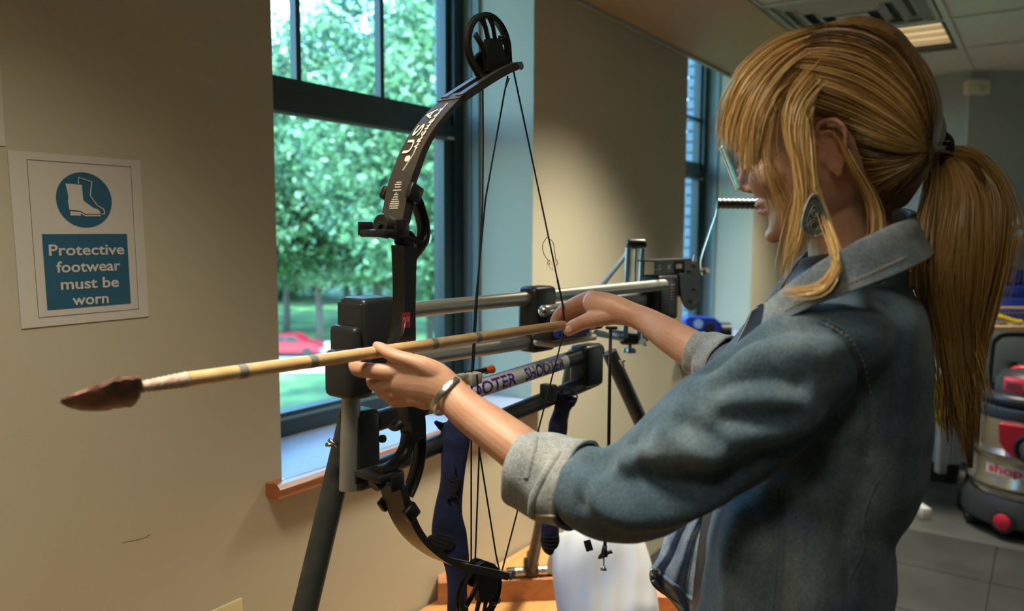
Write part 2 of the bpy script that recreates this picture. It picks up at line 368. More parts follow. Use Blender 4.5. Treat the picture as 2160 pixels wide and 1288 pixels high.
def foliage_mesh(seed, n_clump, per, leaf, rad, squash=.8):
    rg = np.random.default_rng(seed)
    d = rg.normal(size=(n_clump, 3)); d /= np.linalg.norm(d, axis=1)[:, None]
    rr = rg.uniform(.35, 1.0, n_clump)**.6
    c = d*rr[:, None]*rad*np.array((1, 1, squash))
    lump = 1+.18*np.sin(d[:, :1]*5+seed)*np.cos(d[:, 1:2]*4); c = c*lump
    N = n_clump*per
    base = np.repeat(c, per, axis=0)+rg.normal(size=(N, 3))*rad*.085*np.array((1, 1, .6))
    a = rg.normal(size=(N, 3)); a /= np.linalg.norm(a, axis=1)[:, None]
    b = rg.normal(size=(N, 3)); b -= a*(a*b).sum(1)[:, None]; b /= np.linalg.norm(b, axis=1)[:, None]
    s = leaf*rg.uniform(.6, 1.3, N)[:, None]
    V = np.stack([base-a*s, base+b*s*.55, base+a*s, base-b*s*.55], 1).reshape(-1, 3)
    idx = np.arange(N*4, dtype=np.int32)
    me = bpy.data.meshes.new('foliage'); me.vertices.add(N*4); me.vertices.foreach_set('co', V.ravel().astype(np.float32))
    me.loops.add(N*4); me.loops.foreach_set('vertex_index', idx); me.polygons.add(N)
    me.polygons.foreach_set('loop_start', np.arange(0, N*4, 4, dtype=np.int32))
    me.update(calc_edges=True)
    at = me.attributes.new('tone', 'FLOAT', 'POINT')
    tone = np.repeat(np.clip(np.repeat(rg.uniform(0, 1, n_clump)**1.6, per)+rg.normal(size=N)*.14, 0, 1), 4); at.data.foreach_set('value', tone.astype(np.float32))
    me.materials.append(m_leaf); return me
FM = [foliage_mesh(1, 520, 110, .085, 4.2), foliage_mesh(2, 520, 110, .09, 4.2, .9), foliage_mesh(5, 620, 90, .15, 6.0)]
def tree(px, d, zc, fm, sc, label, trunk=True, tr_r=.22):
    b = P(px, 500, d); b[2] = GZ
    o = thing('tree', b, label, 'tree', 'trees outside the window')
    c = np.array((b[0], b[1], zc))
    f = bpy.data.objects.new('foliage', FM[fm]); COL.objects.link(f); f.parent = o; f.location = Vector(c-b); f.scale = (sc, sc, sc); f.rotation_euler = (0, 0, px*.013); f['kind'] = 'stuff'
    rg = random.Random(px); tp = [b, b+(rg.uniform(-.1, .1), 0, (zc-GZ)*.4), b+(rg.uniform(-.3, .3), 0, (zc-GZ)*.75), c+(0, 0, 1)]
    mesh('trunk', [tube(cr(tp, 8), [tr_r*(1-.09*i) for i in range(8)], 10)], m_bark, o, smooth=True)
    br = []
    for k in range(7):
        s0 = b+(c-b)*rg.uniform(.55, .95); a = rg.uniform(0, 6.28); e = s0+np.array((math.cos(a)*2.6*sc, math.sin(a)*2.6*sc, 1.6*sc))
        br.append(tube([s0, (s0+e)/2+(0, 0, .3), e], [tr_r*.35, tr_r*.22, .02], 6))
    mesh('branches', br, m_bark, o, smooth=True)
    return o
tree(1040, 17, 3.2, 0, 1.0, 'nearest leafy tree, its crown filling the right panes of the near window')
tree(790, 25, 4.2, 1, 1.12, 'leafy tree whose crown fills the middle panes of the near window')
tree(512, 24, 2.3, 2, .55, 'leafy tree at the left edge of the near window')
tree(905, 33, 3.0, 0, 1.25, 'leafy tree in the middle distance behind the bow grip')
tree(672, 57, 2.2, 2, 1.0, 'dark-trunked tree beyond the road, right above the red car', tr_r=.3)
tree(600, 62, 2.6, 1, 1.4, 'tree beyond the road left of the dark trunk', tr_r=.3)
tree(760, 66, 3.4, 2, 1.2, 'tall tree beyond the road behind the black clamp', tr_r=.3)
tree(830, 58, 3.2, 1, 1.4, 'tree beyond the road behind the bow riser', tr_r=.25)
tree(920, 64, 3.6, 2, 1.2, 'tree beyond the road at the right jamb of the near window', tr_r=.3)
tree(500, 70, 3.6, 2, 1.1, 'tall far tree beyond the road at the left jamb of the near window', tr_r=.3)
tree(730, 92, 5.0, 2, 2.1, 'far background tree closing the view over the road', tr_r=.4)
tree(860, 95, 5.0, 2, 2.2, 'far background tree closing the view behind the bow', tr_r=.4)
tree(540, 98, 0.0, 2, 1.7, 'far background tree closing the view at the left', tr_r=.4)
tree(1470, 26, 1.0, 0, 1.1, 'leafy tree showing in the narrow strip of the far window')
tree(1380, 48, 2.0, 2, 1.1, 'leafy tree standing behind the one in the far window')
# red car on the road
m_red = mat('car_red', (.30, .010, .03), .3, .1, coat=.6); m_cg = mat('car_glass', (.03, .04, .05), .08); m_tyre = mat('rubber', (.02, .02, .02), .8)
cc = P(612, 760, fd(762)); cc[2] = GZ+.02
ux = nrm(r0*1.0); uy = np.array((-ux[1], ux[0], 0)); uz = np.array((0, 0, 1.0))
car = thing('car', cc, 'small red car parked on the road outside the near window', 'car')
def cpt(x, y, z): return cc+ux*x+uy*y+uz*z
side = [(-2.1, .3), (-2.15, .75), (-1.9, .95), (-1.3, 1.02), (-.7, 1.42), (.45, 1.46), (1.15, 1.02), (1.9, .88), (2.15, .6), (2.1, .3)]
mesh('body_shell', [prism([cpt(x, 0, z) for x, z in side], uy*1.7)], m_red, car)
mesh('side_window', [prism([cpt(x, -.005, z) for x, z in ((-1.1, 1.02), (-.62, 1.36), (-.1, 1.38), (-.1, 1.02))], uy*1.72), prism([cpt(x, -.005, z) for x, z in ((0, 1.02), (0, 1.38), (.42, 1.38), (.95, 1.02))], uy*1.72)], m_cg, car)
for x in (-1.35, 1.35):
    for y in (-.75, .75): mesh('wheel', [cyl(cpt(x, y-.12, .31), cpt(x, y+.12, .31), .31, 18)], m_tyre, car)
# ------------------------------------------------------------------ bench by the wall
ZB = .382
tb = thing('workbench', (1.3, .93, 0), 'low maple-topped wooden bench under the windows carrying the shooting machine', 'bench')
mesh('tabletop', [bxx(-.1, 2.13, .52, 1.352, ZB-.04, ZB, bev=.003)], m_table, tb)
for x in (0.0, 2.03):
    for y in (.60, 1.27): mesh('leg', [bxx(x-.04+.02, x+.04, y-.04, y+.04, 0, ZB-.04)], m_beam, tb)
mesh('apron', [bxx(.02, 2.03, .56, .58, ZB-.13, ZB-.04), bxx(.02, 2.03, 1.29, 1.31, ZB-.13, ZB-.04)], m_beam, tb)
# diagonal timbers on the bench
def timber(xa, ya, xb, yb, wd, h, z0, label, group='loose timbers'):
    A = P(xa, ya, 1); 
    a = onpl(xa, ya, 2, z0+h); b = onpl(xb, yb, 2, z0+h); d = nrm(b-a); q = np.array((-d[1], d[0], 0)); 
    if q @ np.array((f0[0], f0[1], 0)) < 0: q = -q
    o = mesh('timber', [box((a+b)/2+q*wd/2-(0, 0, h/2), (np.linalg.norm(b-a), wd, h), ax=(d, q, (0, 0, 1)), bev=.0015)], m_beam)
    return tag(o, label, 'timber', group)
timber(924, 1229, 1388, 1212, .075, .062, ZB, 'long reddish timber lying under the pillow and the machine foot')
timber(1383, 1258, 1500, 1262, .075, .05, ZB, 'short timber end lying right of the pillow')

# ------------------------------------------------------------------ vertical planes of the bow and of the machine
NOCK = P(1190, 685, 1.30)
U = nrm(r0*(1370/1640)+f0); NB = np.cross(U, (0, 0, 1.0))      # U runs from the target side back to the archer, NB points to the camera side
if NB @ r0 < 0: NB = -NB
UZ = np.array((0, 0, 1.0))
def B(x, y, off=0.0):
    r = ray(x, y); c0 = NOCK+NB*off; return CAM+r*(((c0-CAM) @ NB)/(r @ NB))
def sz(x, y, off=0.0):
    p = B(x, y, off)-NOCK; return p @ U, p @ UZ
def bz(s, z, off=0.0): return NOCK+U*s+UZ*z+NB*off
def bar(path, th, off=0.0, n=None):
    """in-plane bar: rows (x, y, width in px) ; th = thickness across the plane"""
    pts = cr(path, n) if n else [np.array(p, float) for p in path]
    q = [B(p[0], p[1], off) for p in pts]; rad = []
    for p, w_ in zip(q, pts): rad.append((th/2*1.414/1.414, w_[2]*depth_of(p)/FPX/2))
    return tube(q, rad, 4, up=NB, prof='box')
def rbar(path, th, off=0.0, n=None, k=14):
    pts = cr(path, n) if n else [np.array(p, float) for p in path]
    q = [B(p[0], p[1], off) for p in pts]
    return tube(q, [(th/2, p[2]*depth_of(a)/FPX/2) for a, p in zip(q, pts)], k, up=NB)

# ------------------------------------------------------------------ compound bow
bow = thing('compound_bow', B(853, 650), 'black compound bow standing upright in the machine, drawn by its string', 'bow')
m_riser = mat('riser_black', (.014, .014, .014), .33, .1, bump=(600, .06))
m_limb = mat('limb_brown_black', (.045, .036, .028), .34, 0, var=(9, (.06, .047, .036), .4, .7))
m_cam = mat('cam_black', (.016, .014, .012), .4, .2)
m_print = mat('white_print', (.66, .58, .47), .6)
m_steel = mat('steel', (.55, .53, .48), .25, 1.0)
TH = .024
rs = [rbar([(846, 500, 40), (858, 512, 56), (857, 530, 50), (853, 556, 30)], TH*.96, n=10), bar([(855, 520, 44), (853, 545, 36), (853, 600, 31), (852, 650, 31), (851, 690, 35), (848, 725, 44), (846, 742, 44), (848, 775, 30), (853, 815, 28), (860, 850, 36), (868, 872, 40), (871, 900, 40), (873, 925, 34)], TH, n=44),
      rbar([(858, 398, 12), (876, 420, 16), (886, 448, 17), (893, 480, 17), (890, 508, 22), (874, 530, 26), (860, 546, 26)], TH, n=24),
      rbar([(818, 492, 16), (838, 497, 20), (860, 506, 26), (880, 515, 26)], TH, n=8),
      rbar([(858, 400, 20), (858, 440, 16), (852, 470, 12)], TH*.9),
      rbar([(863, 915, 30), (856, 945, 26), (842, 968, 26), (820, 985, 24), (795, 992, 20)], TH, n=14),
      rbar([(884, 915, 22), (885, 950, 18), (880, 985, 18), (870, 1018, 16), (858, 1045, 14)], TH, n=14),
      rbar([(842, 893, 20), (833, 900, 18), (828, 903, 14)], TH*.8)]
mesh('riser', rs, m_riser, bow, smooth=35)
mesh('grip_shelf', [rbar([(838, 735, 20), (826, 728, 18), (842, 700, 8), (846, 670, 5)], .022, 0.004)], m_riser, bow, smooth=True)
# limb pockets (a cup across the plane) and bolts
def pocket(px, py, sgn):
    c = B(px, py); t_ = []
    t_.append(box(c+NB*-.004, (.042, .050, .010), ax=(U, NB, UZ), bev=.003))
    t_.append(box(c+NB*.022+U*.006+UZ*.008*sgn, (.022, .006, .020), ax=(U, NB, UZ), bev=.002))
    t_.append(box(c-NB*.029-U*.010+UZ*.006*sgn, (.022, .006, .018), ax=(U, NB, UZ), bev=.002))
    return t_
mesh('limb_pocket', pocket(815, 492, 1), m_riser, bow, smooth=30)
mesh('limb_pocket', pocket(806, 1000, -1), m_riser, bow, smooth=30)
def limb(path, wid, sgn):
    """flat limb: width runs across the plane, thickness in the plane"""
    pts = cr(path, 30); q = [B(p[0], p[1]) for p in pts]
    return q, tube(q, [(wid/2*1.0, p[2]*.5) for p in pts], 4, up=NB, prof='box')
up_path = [(829, 484, .013), (838, 440, .012), (847, 392, .011), (861, 350, .010), (876, 312, .009), (900, 272, .008), (929, 236, .007), (958, 207, .007)]
q1, g1 = limb(up_path, .042, 1)
def prongs(path):
    out = []
    pts = cr(path, 14)
    for s in (-1, 1):
        q = [B(p[0], p[1])+NB*s*.0145 for p in pts]; out.append(tube(q, [(.0062, .0055)]*len(q), 4, up=NB, prof='box'))
    return out
pr1 = prongs([(955, 210), (985, 190), (1020, 168), (1050, 151), (1071, 142)])
lb = mesh('upper_limb', [g1]+pr1+[box(B(957, 209), (.02, .042, .009), ax=(nrm(B(970, 200)-B(945, 220)), NB, np.cross(nrm(B(970, 200)-B(945, 220)), NB)))], m_limb, bow, smooth=30)
lo_path = [(829, 1018, .013), (836, 1050, .012), (848, 1085, .011), (868, 1122, .010), (896, 1152, .009), (930, 1176, .008), (965, 1190, .007)]
q2, g2 = limb(lo_path, .042, -1)
pr2 = prongs([(962, 1189), (990, 1195), (1020, 1201), (1052, 1208)])
lb2 = mesh('lower_limb', [g2]+pr2, m_limb, bow, smooth=30)
# limb clamps
for (x, y) in ((845, 408), (839, 1070)):
    c = B(x, y); d_ = nrm(B(x+8, y-24)-c) if y < 600 else nrm(B(x+16, y+24)-c)
    mesh('limb_clamp', [box(c+NB*.026, (.022, .010, .022), ax=(d_, NB, np.cross(d_, NB)), bev=.003)], m_riser, bow, smooth=30)
    mesh('limb_clamp', [box(c-NB*.026, (.018, .010, .018), ax=(d_, NB, np.cross(d_, NB)), bev=.003)], m_riser, bow, smooth=30)
c = B(824, 478); dd = nrm(-U+UZ*.15)
wsh = mesh('limb_bolt', [lathe(c-U*.004, [(.0001, .018), (.004, .018), (.004, .012), (.0045, .012), (.0135, .014), (.0155, .010), (.0155, 0)], axis=dd, n=28)], m_blackm, bow, smooth=40)
mesh('bolt_socket', [cyl(c-U*.0235+dd*.0, c-U*.0215, .0035, 6)], m_black, wsh)
mesh('limb_bolt', [lathe(B(797, 1012)+U*.003, [(.0001, .012), (.009, .012), (.011, .008), (.011, 0)], axis=nrm(-U-UZ*.6), n=24)], m_blackm, bow, smooth=40)
# cams
def camset(fn, flip, nm):
    """fn maps design pixels (upper cam) to a point in the plane"""
    cc_ = fn(1030, 99); R = .0455
    ring = []
    T = np.linspace(0, 2*math.pi, 49)[:-1]
    prof = [(R, -.0035), (R+.0015, -.0045), (R+.0015, -.002), (R-.0005, 0), (R+.0015, .002), (R+.0015, .0045), (R, .0035), (R-.0065, .0035), (R-.0065, -.0035)]
    V = []; F = []; n = len(T); k = len(prof)
    for (r, h) in prof:
        for t in T: V.append(cc_+U*math.cos(t)*r+UZ*math.sin(t)*r+NB*h)
    for i in range(k):
        for j in range(n): F.append((i*n+j, i*n+(j+1) % n, ((i+1) % k)*n+(j+1) % n, ((i+1) % k)*n+j))
    c_ = mesh('cam_wheel', [(V, F)], m_cam, bow, smooth=35)
    def lb_(pth, th, off):
        q = [fn(x, y)+NB*off for x, y, w_ in pth]; return tube(q, [(th/2, w_*depth_of(a)/FPX/2) for a, (x, y, w_) in zip(q, pth)], 10, up=NB)
    sp = [lb_([(1000, 72, 15), (1012, 92, 15), (1030, 130, 14), (1044, 165, 12)], .006, .002), lb_([(1016, 38, 20), (1024, 58, 12), (1031, 88, 12)], .006, 0), lb_([(1034, 38, 16), (1040, 58, 10), (1045, 88, 10)], .006, 0),
          lb_([(1044, 96, 14), (1056, 90, 12), (1072, 82, 12)], .006, 0), lb_([(1050, 79, 8), (1058, 78, 8)], .008, .004)]
    mesh('spoke', sp, m_cam, c_, smooth=True)
    hub = [fn(x, y) for x, y in ((1026, 82), (1050, 82), (1058, 108), (1070, 138), (1058, 158), (1040, 168), (1026, 150), (1022, 118))]
    mesh('hub_plate', [prism(hub, NB*.010)], m_cam, c_)
    mc = fn(1033, 138)
    mesh('cable_module', [lathe(mc-NB*.012, [(.0001, -.003), (.021, -.003), (.021, -.001), (.019, 0), (.021, .001), (.021, .003), (.0001, .003)], axis=NB, n=32)], m_cam, c_, smooth=35)
    ax = fn(1074, 143)
    mesh('axle', [cyl(ax-NB*.024, ax+NB*.024, .004, 14), cyl(ax+NB*.020, ax+NB*.023, .006, 14)], m_steel, c_, smooth=40)
camset(lambda x, y: B(x, y), 1, 'upper')
camset(lambda x, y: B(x-19, 1349-y), -1, 'lower')
m_str = mat('bowstring_black', (.012, .011, .011), .7)
def cord(pts, r, off=0.0): return tube([B(x, y, off) for x, y in pts], r, 6)
mesh('bowstring', [cord([(1077, 100), (1079, 130), (1187, 642), (1190, 685), (1186, 712), (1052, 1230), (1050, 1262)], .0013), cord([(1176, 590), (1187, 642), (1190, 685), (1187, 706)], .0018)], m_str, bow)
mesh('cable', [cord([(1071, 160), (1064, 195), (1024, 420), (1002, 650), (995, 790), (994, 1000), (994, 1186)], .0013, -.012), cord([(1018, 150), (1019, 300), (1018, 430), (1006, 640), (998, 790)], .0013, -.020)], m_str, bow)
mesh('cable', [cord([(1006, 790), (1011, 880), (1011, 950), (1003, 1165), (1002, 1190)], .0013, -.002), cord([(1011, 880), (1011, 950), (1046, 1168), (1053, 1200)], .0013, .001)], m_str, bow)
mesh('cable', [cord([(1066, 186), (1074, 165)], .0012, .006)], m_str, bow)
m_cream = mat('cream_plastic', (.66, .60, .46), .5); m_orange = mat('orange_plastic', (.80, .13, .02), .4)
rod = mesh('cable_guard_rod', [tube([B(860, 812, -.02), B(930, 800, -.02), B(1030, 779, -.02)], .0042, 12)], m_riser, bow, smooth=40)
mesh('rod_cap', [lathe(B(1024, 781, -.02), [(.0045, 0), (.0056, .001), (.0056, .010), (.0066, .013), (.0066, .016), (.002, .017)], axis=nrm(B(1030, 779, -.02)-B(930, 800, -.02)), n=20)], m_orange, rod, smooth=40)
mesh('cable_slide', [box(B(996, 797, -.014), (.024, .022, .018), ax=(U, NB, UZ), bev=.003), box(B(975, 793, -.012), (.016, .012, .007), ax=(U, NB, UZ), bev=.002)], m_cream, bow, smooth=40)
m_thr = mat('brown_thread', (.16, .07, .05), .9); m_rthr = mat('red_thread', (.55, .12, .10), .9)
lp = []; tips = []
lp.append(tube([B(x, y, .004) for x, y in cr([(1154, 500), (1145, 515), (1147, 535), (1157, 550)], 10)], .0006, 5)); lp.append(tube([B(x, y, -.003) for x, y in cr([(1154, 500), (1166, 510), (1170, 530), (1172, 546)], 10)], .0006, 5))
rg = random.Random(4)
for k in range(12):
    a = (1159, 548) if k % 2 else (1172, 545)
    tips.append(tube([B(a[0], a[1], .002), B(a[0]+rg.uniform(-7, 7), a[1]+rg.uniform(4, 12), .002), B(a[0]+rg.uniform(-10, 10), a[1]+rg.uniform(10, 24), .002)], .0003, 4))
mesh('thread_loop', lp, m_thr, bow); mesh('frayed_thread', tips, m_rthr, bow)
# printing on the limb and the sticker on the riser
def text(name, body, m, parent, o, ex, ey, h, align='CENTER', depth=.0003, bold=0.0, width=None, italic=0.0):
    cu = bpy.data.curves.new(name, 'FONT'); cu.body = body; cu.size = 1.0; cu.align_x = align; cu.align_y = 'BOTTOM_BASELINE'; cu.offset = bold; cu.shear = italic; cu.resolution_u = 3
    ob = bpy.data.objects.new(name, cu); COL.objects.link(ob); dg = bpy.context.evaluated_depsgraph_get(); me = bpy.data.meshes.new_from_object(ob.evaluated_get(dg))
    COL.objects.unlink(ob); bpy.data.objects.remove(ob)
    o = np.array(o, float); ex = nrm(ex); ey = nrm(ey); ez = np.cross(ex, ey)
    xs = [v.co.x for v in me.vertices]; ys = [v.co.y for v in me.vertices]
    k = h/.72; kx = k if width is None else width/(max(xs)-min(xs))
    V = [o+ex*v.co.x*kx+ey*v.co.y*k+ez*depth for v in me.vertices]; F = [tuple(p.vertices) for p in me.polygons]
    return mesh(name, (V, F), m, parent, fix=False)
def on_limb(t0, q=q1, path=up_path):
    i = t0*(len(q)-1); k = min(int(i), len(q)-2); f = i-k; p = q[k]*(1-f)+q[k+1]*f; d = nrm(q[k+1]-q[k]); out = nrm(np.cross(NB, d))
    if out @ U > 0: out = -out
    return p, d, out
p_, d_, o_ = on_limb(.66); lt = .0055
ey_ = -NB*1.0
if np.cross(d_, ey_) @ o_ < 0: pass
ez_s = 1 if np.cross(d_, NB) @ o_ > 0 else -1
def limb_text(name, body, t0, cross, h, width=None, bold=0, italic=0, along=True):
    p_, d_, o_ = on_limb(t0)
    if along: ex, ey = d_, (NB if np.cross(d_, NB) @ o_ > 0 else -NB)
    else: ex, ey = NB, d_
    return text(name, body, m_print, lb, p_+o_*.0056+NB*cross, ex, ey, h, bold=bold, width=width, italic=italic, depth=0.0003*(1 if np.cross(ex, ey) @ o_ > 0 else -1))
for ch, t0 in zip('USA', (.565, .685, .81)): limb_text('lettering', ch, t0, .001, .015, width=.022, bold=.01)
for i, ch in enumerate('ARCHERY'): limb_text('lettering', ch, .56+.047*i, .0115, .0070, width=.0078, bold=.03)
for s_ in (0,):
    ps = []
    for t0 in np.linspace(.38, .90, 14):
        p_, d_, o_ = on_limb(t0); ps.append(p_+o_*.0054+NB*.009*(1 if t0 > .5 else (t0-.38)/.12*1.0))
    mesh('arrow_emblem', [tube(ps, .0009, 6), lathe(on_limb(.47)[0]+on_limb(.47)[2]*.0045, [(.0001, .0012), (.0045, .0012), (.005, 0)], axis=on_limb(.47)[2], n=16)], m_print, lb)
rows = [(.30, .010), (.285, .014), (.27, .012), (.25, .016), (.232, .004), (.222, .008), (.208, .010), (.194, .014), (.180, .016), (.166, .018), (.152, .018), (.138, .016)]
rr = []
for t0, w_ in rows:
    p_, d_, o_ = on_limb(t0); 
    n_ = int(w_/.0016)
    for j in range(n_): rr.append(box(p_+o_*(.0060 if t0 < .25 else .0056)+NB*(-w_/2+.0016*(j+.5)), (.0011, .0014, .0003), ax=(NB, d_, o_)))
mesh('small_print', rr, m_print, lb)
m_rstk = mat('red_sticker', (.55, .02, .05), .4)
st = mesh('sticker', [box(B(857, 675, TH/2+.0006)-U*0, (.0135, .020, .0006), ax=(U, UZ, NB))], m_rstk, bow)
text('lettering', 'PSE', mat('pink_print', (.85, .45, .5), .5), st, B(857, 678, TH/2+.0012), U, UZ, .006, width=.011, bold=.02)

# ------------------------------------------------------------------ the primitive arrow
tipd = depth_of(B(125, 846))
ar = thing('arrow', B(700, 757), 'stone-pointed wooden arrow held level by the woman, its nock at the bowstring', 'arrow')
m_bam = mat('bamboo', (.68, .45, .22), .36, 0, var=(3, (.56, .35, .15), .35, .7, (14, 14, 1)), coat=.25)
m_band = mat('grey_tape', (.20, .20, .18), .5); m_sinew = mat('pale_sinew', (.58, .44, .36), .55, 0, var=(60, (.38, .22, .16), .4, .65), bump=(300, .6))
m_stone = mat('brown_knapped_stone', (.26, .105, .065), .42, 0, bump=(45, .9), var=(26, (.07, .045, .035), .45, .62))
AO_ = .020
pa = B(1189, 685, .008); pb = B(395, 800, AO_+.012); pe = B(300, 815, AO_+.013); dar = nrm(pb-pa)
mesh('shaft', [tube([pa+dar*.001, pa+dar*.005, (pa+pb)/2, pb], [.0050, .0076, .0076, .0076], 20)], m_bam, ar, smooth=50)
nk = mesh('nock', [cyl(pa-dar*.0005, pa+dar*.006, .0066, 20)], m_bam, ar, smooth=50)
for x in (1005, 913, 657, 508):
    t_ = (B(x, 700)-pa) @ dar
    # position on the shaft whose image x is closest
    best = min(np.linspace(0, np.linalg.norm(pb-pa), 500), key=lambda s: abs((lambda v: 1080+FPX*(v @ RGT)/(v @ FWD))(pa+dar*s-CAM)-x))
    c = pa+dar*best; mesh('tape_band', [cyl(c-dar*.005, c+dar*.005, .0078, 20)], m_band, ar, smooth=50)
wr = []; n = 26
for i in range(n):
    c = pb+(pe-pb)*(i/(n-1)); wr.append(c)
mesh('binding', [tube(wr, [.0078-.0001*i+.0006*math.sin(i*2.1) for i in range(n)], 16)], m_sinew, ar, smooth=True)
# knapped point: lens section, shoulders and stem
out = [(300, 815, 8), (296, 815, 34), (288, 822, 62), (270, 826, 70), (240, 830, 72), (205, 838, 62), (170, 844, 44), (145, 846, 26), (128, 846, 8)]
sec = cr(out, 26); V = []; F = []; k = 12
rg = random.Random(3)
pax = nrm(B(128, 846, AO_+.014)-B(300, 815, AO_+.013))
side_d = nrm(UZ*.92+NB*.40); side_d = nrm(side_d-pax*(side_d @ pax)); thn = np.cross(pax, side_d)
for i, (x, y, h) in enumerate(sec):
    c = B(x, y, AO_+.0135); H_ = h*depth_of(c)/FPX/2*1.12
    for j in range(k):
        t = 2*math.pi*j/k; jit = 1+rg.uniform(-.07, .07)
        V.append(c+side_d*math.cos(t)*H_*jit+thn*math.sin(t)*min(.0055, H_*.42)*(1+rg.uniform(-.25, .2)))
for i in range(len(sec)-1):
    for j in range(k): F.append((i*k+j, i*k+(j+1) % k, (i+1)*k+(j+1) % k, (i+1)*k+j))
F += [tuple(range(k-1, -1, -1)), tuple((len(sec)-1)*k+j for j in range(k))]
mesh('stone_point', (V, F), m_stone, ar, smooth=28)

# ------------------------------------------------------------------ shooting machine
m_tubeg = mat('brushed_aluminium', (.44, .43, .38), .38, .75); m_tubed = mat('dark_grey_tube', (.042, .046, .043), .42, .3, bump=(60, .1), var=(25, (.065, .065, .06), .45, .7))
m_silver = mat('cast_silver', (.62, .60, .55), .3, .9); m_blue = mat('blue_plastic', (.02, .05, .35), .35); m_pbl = mat('pale_blue_tube', (.30, .38, .42), .35, .5)
mc_ = thing('shooting_machine', (1.25, .8, .45), 'black and silver bow shooting machine on three splayed legs, clamping the bow', 'machine')
MO = -.136
def M_(x, y, off=MO): return B(x, y, off)
def mbox(x0, x1, y0, y1, offn, th, bev=.006):
    """side face seen from the camera spans x0..x1, y0..y1 px (at its near offset); th = thickness away from the camera"""
    s0, za = sz(x0, (y0+y1)/2, offn); s1, zb = sz(x1, (y0+y1)/2, offn); xm = (x0+x1)/2
    _, zt = sz(xm, y0, offn); _, zb_ = sz(xm, y1, offn)
    return box(bz((s0+s1)/2, (zt+zb_)/2, offn-th/2), (abs(s1-s0), th, abs(zt-zb_)), ax=(U, NB, UZ), bev=bev, seg=3)
def mt(a, b, r, off=MO, n=20): return cyl(M_(*a, off), M_(*b, off), r, n)
mesh('upper_rail', [mt((770, 663), (1400, 600), .0128)], m_tubeg, mc_, smooth=40)
mesh('lower_rail', [mt((780, 770), (1150, 716), .0128)], m_tubeg, mc_, smooth=40)
mesh('rear_rail', [mt((1150, 716), (1240, 706), .0128)], m_tubeg, mc_, smooth=40)
def hol(x, y, off, r=.0028): c = B(x, y, off); return cyl(c-U*.0, c+U*.001, r, 8)
hb = mesh('front_clamp', [mbox(768, 842, 627, 822, -.105, .060, .010)], m_black, mc_, smooth=40)
mesh('clamp_half', [mbox(762, 770, 640, 815, -.110, .055, .006), mbox(748, 768, 690, 822, -.105, .060, .010)], m_black, hb, smooth=40)
mesh('screw', [cyl(B(752, 717, -.13), B(748, 718, -.13), .003, 8)], m_blackm, hb)
mesh('front_clamp', [mbox(738, 792, 742, 843, -.085, .062, .010)], m_black, mc_, smooth=40)
mesh('post', [cyl(M_(742, 800, -.115), M_(735, 1032, -.115), .0135, 24)], m_tubeg, mc_, smooth=40)
mesh('lower_clamp', [mbox(757, 806, 866, 1035, -.098, .050, .009), mbox(744, 762, 880, 1020, -.138, .018, .006)], m_black, mc_, smooth=40)
mesh('clamp_knob', [cyl(B(804, 925, -.11), B(810, 925, -.11), .006, 10)], m_black, mc_)
mesh('middle_clamp', [mbox(1130, 1176, 604, 742, -.112, .046, .010)], m_black, mc_, smooth=40)
rc = mesh('rear_clamp', [mbox(1392, 1432, 580, 676, -.145, .06, .009)], m_black, mc_, smooth=40)
mesh('label', [mbox(1412, 1427, 595, 662, -.1445, .001, 0)], mat('grey_label', (.12, .11, .11), .5), rc)
lines = [mbox(1414, 1425, y, y+2.2, -.1438, .0008, 0) for y in (600, 606, 612, 618, 624, 630)]
mesh('small_print', lines, mat('pale_print', (.34, .32, .31), .6), rc)
# base tubes that slope down to the front
hbar = mesh('base_tube', [mt((790, 889), (1262, 738), .0158)], m_tubed, mc_, smooth=40)
mesh('base_tube', [mt((790, 992), (1255, 799), .0158)], m_tubed, mc_, smooth=40)
# sticker wrapped on the camera side of the first base tube
pa_ = M_(890, 857); pb_ = M_(1188, 762); dl = nrm(pb_-pa_); L = np.linalg.norm(pb_-pa_); upn = nrm(np.cross(NB, dl)); upn = upn if upn[2] > 0 else -upn
toc = nrm(CAM-(pa_+pb_)/2); toc = nrm(toc-dl*(toc @ dl)); vv = nrm(np.cross(toc, dl)); vv = vv if vv[2] > 0 else -vv
V = []; F = []; nn = 14; R = .0162
for i in range(2):
    for j in range(nn+1):
        a = math.radians(-62+124*j/nn); V.append(pa_+dl*L*i+toc*math.cos(a)*R+vv*math.sin(a)*R)
for j in range(nn): F.append((j, j+1, nn+1+j+1, nn+1+j))
stk = mesh('sticker', (V, F), mat('white_vinyl', (.74, .70, .70), .35), hbar, smooth=True)
V = []; F = []
for i in range(2):
    for j in range(2):
        a = math.radians(34+2.0*j); V.append(pa_+dl*L*(.02+.96*i)+toc*math.cos(a)*(R+.0002)+vv*math.sin(a)*(R+.0002))
mesh('stripe', (V, [(0, 1, 3, 2)]), mat('orange_stripe', (.75, .25, .1), .5), stk)
m_purple = mat('purple_print', (.055, .02, .25), .5)
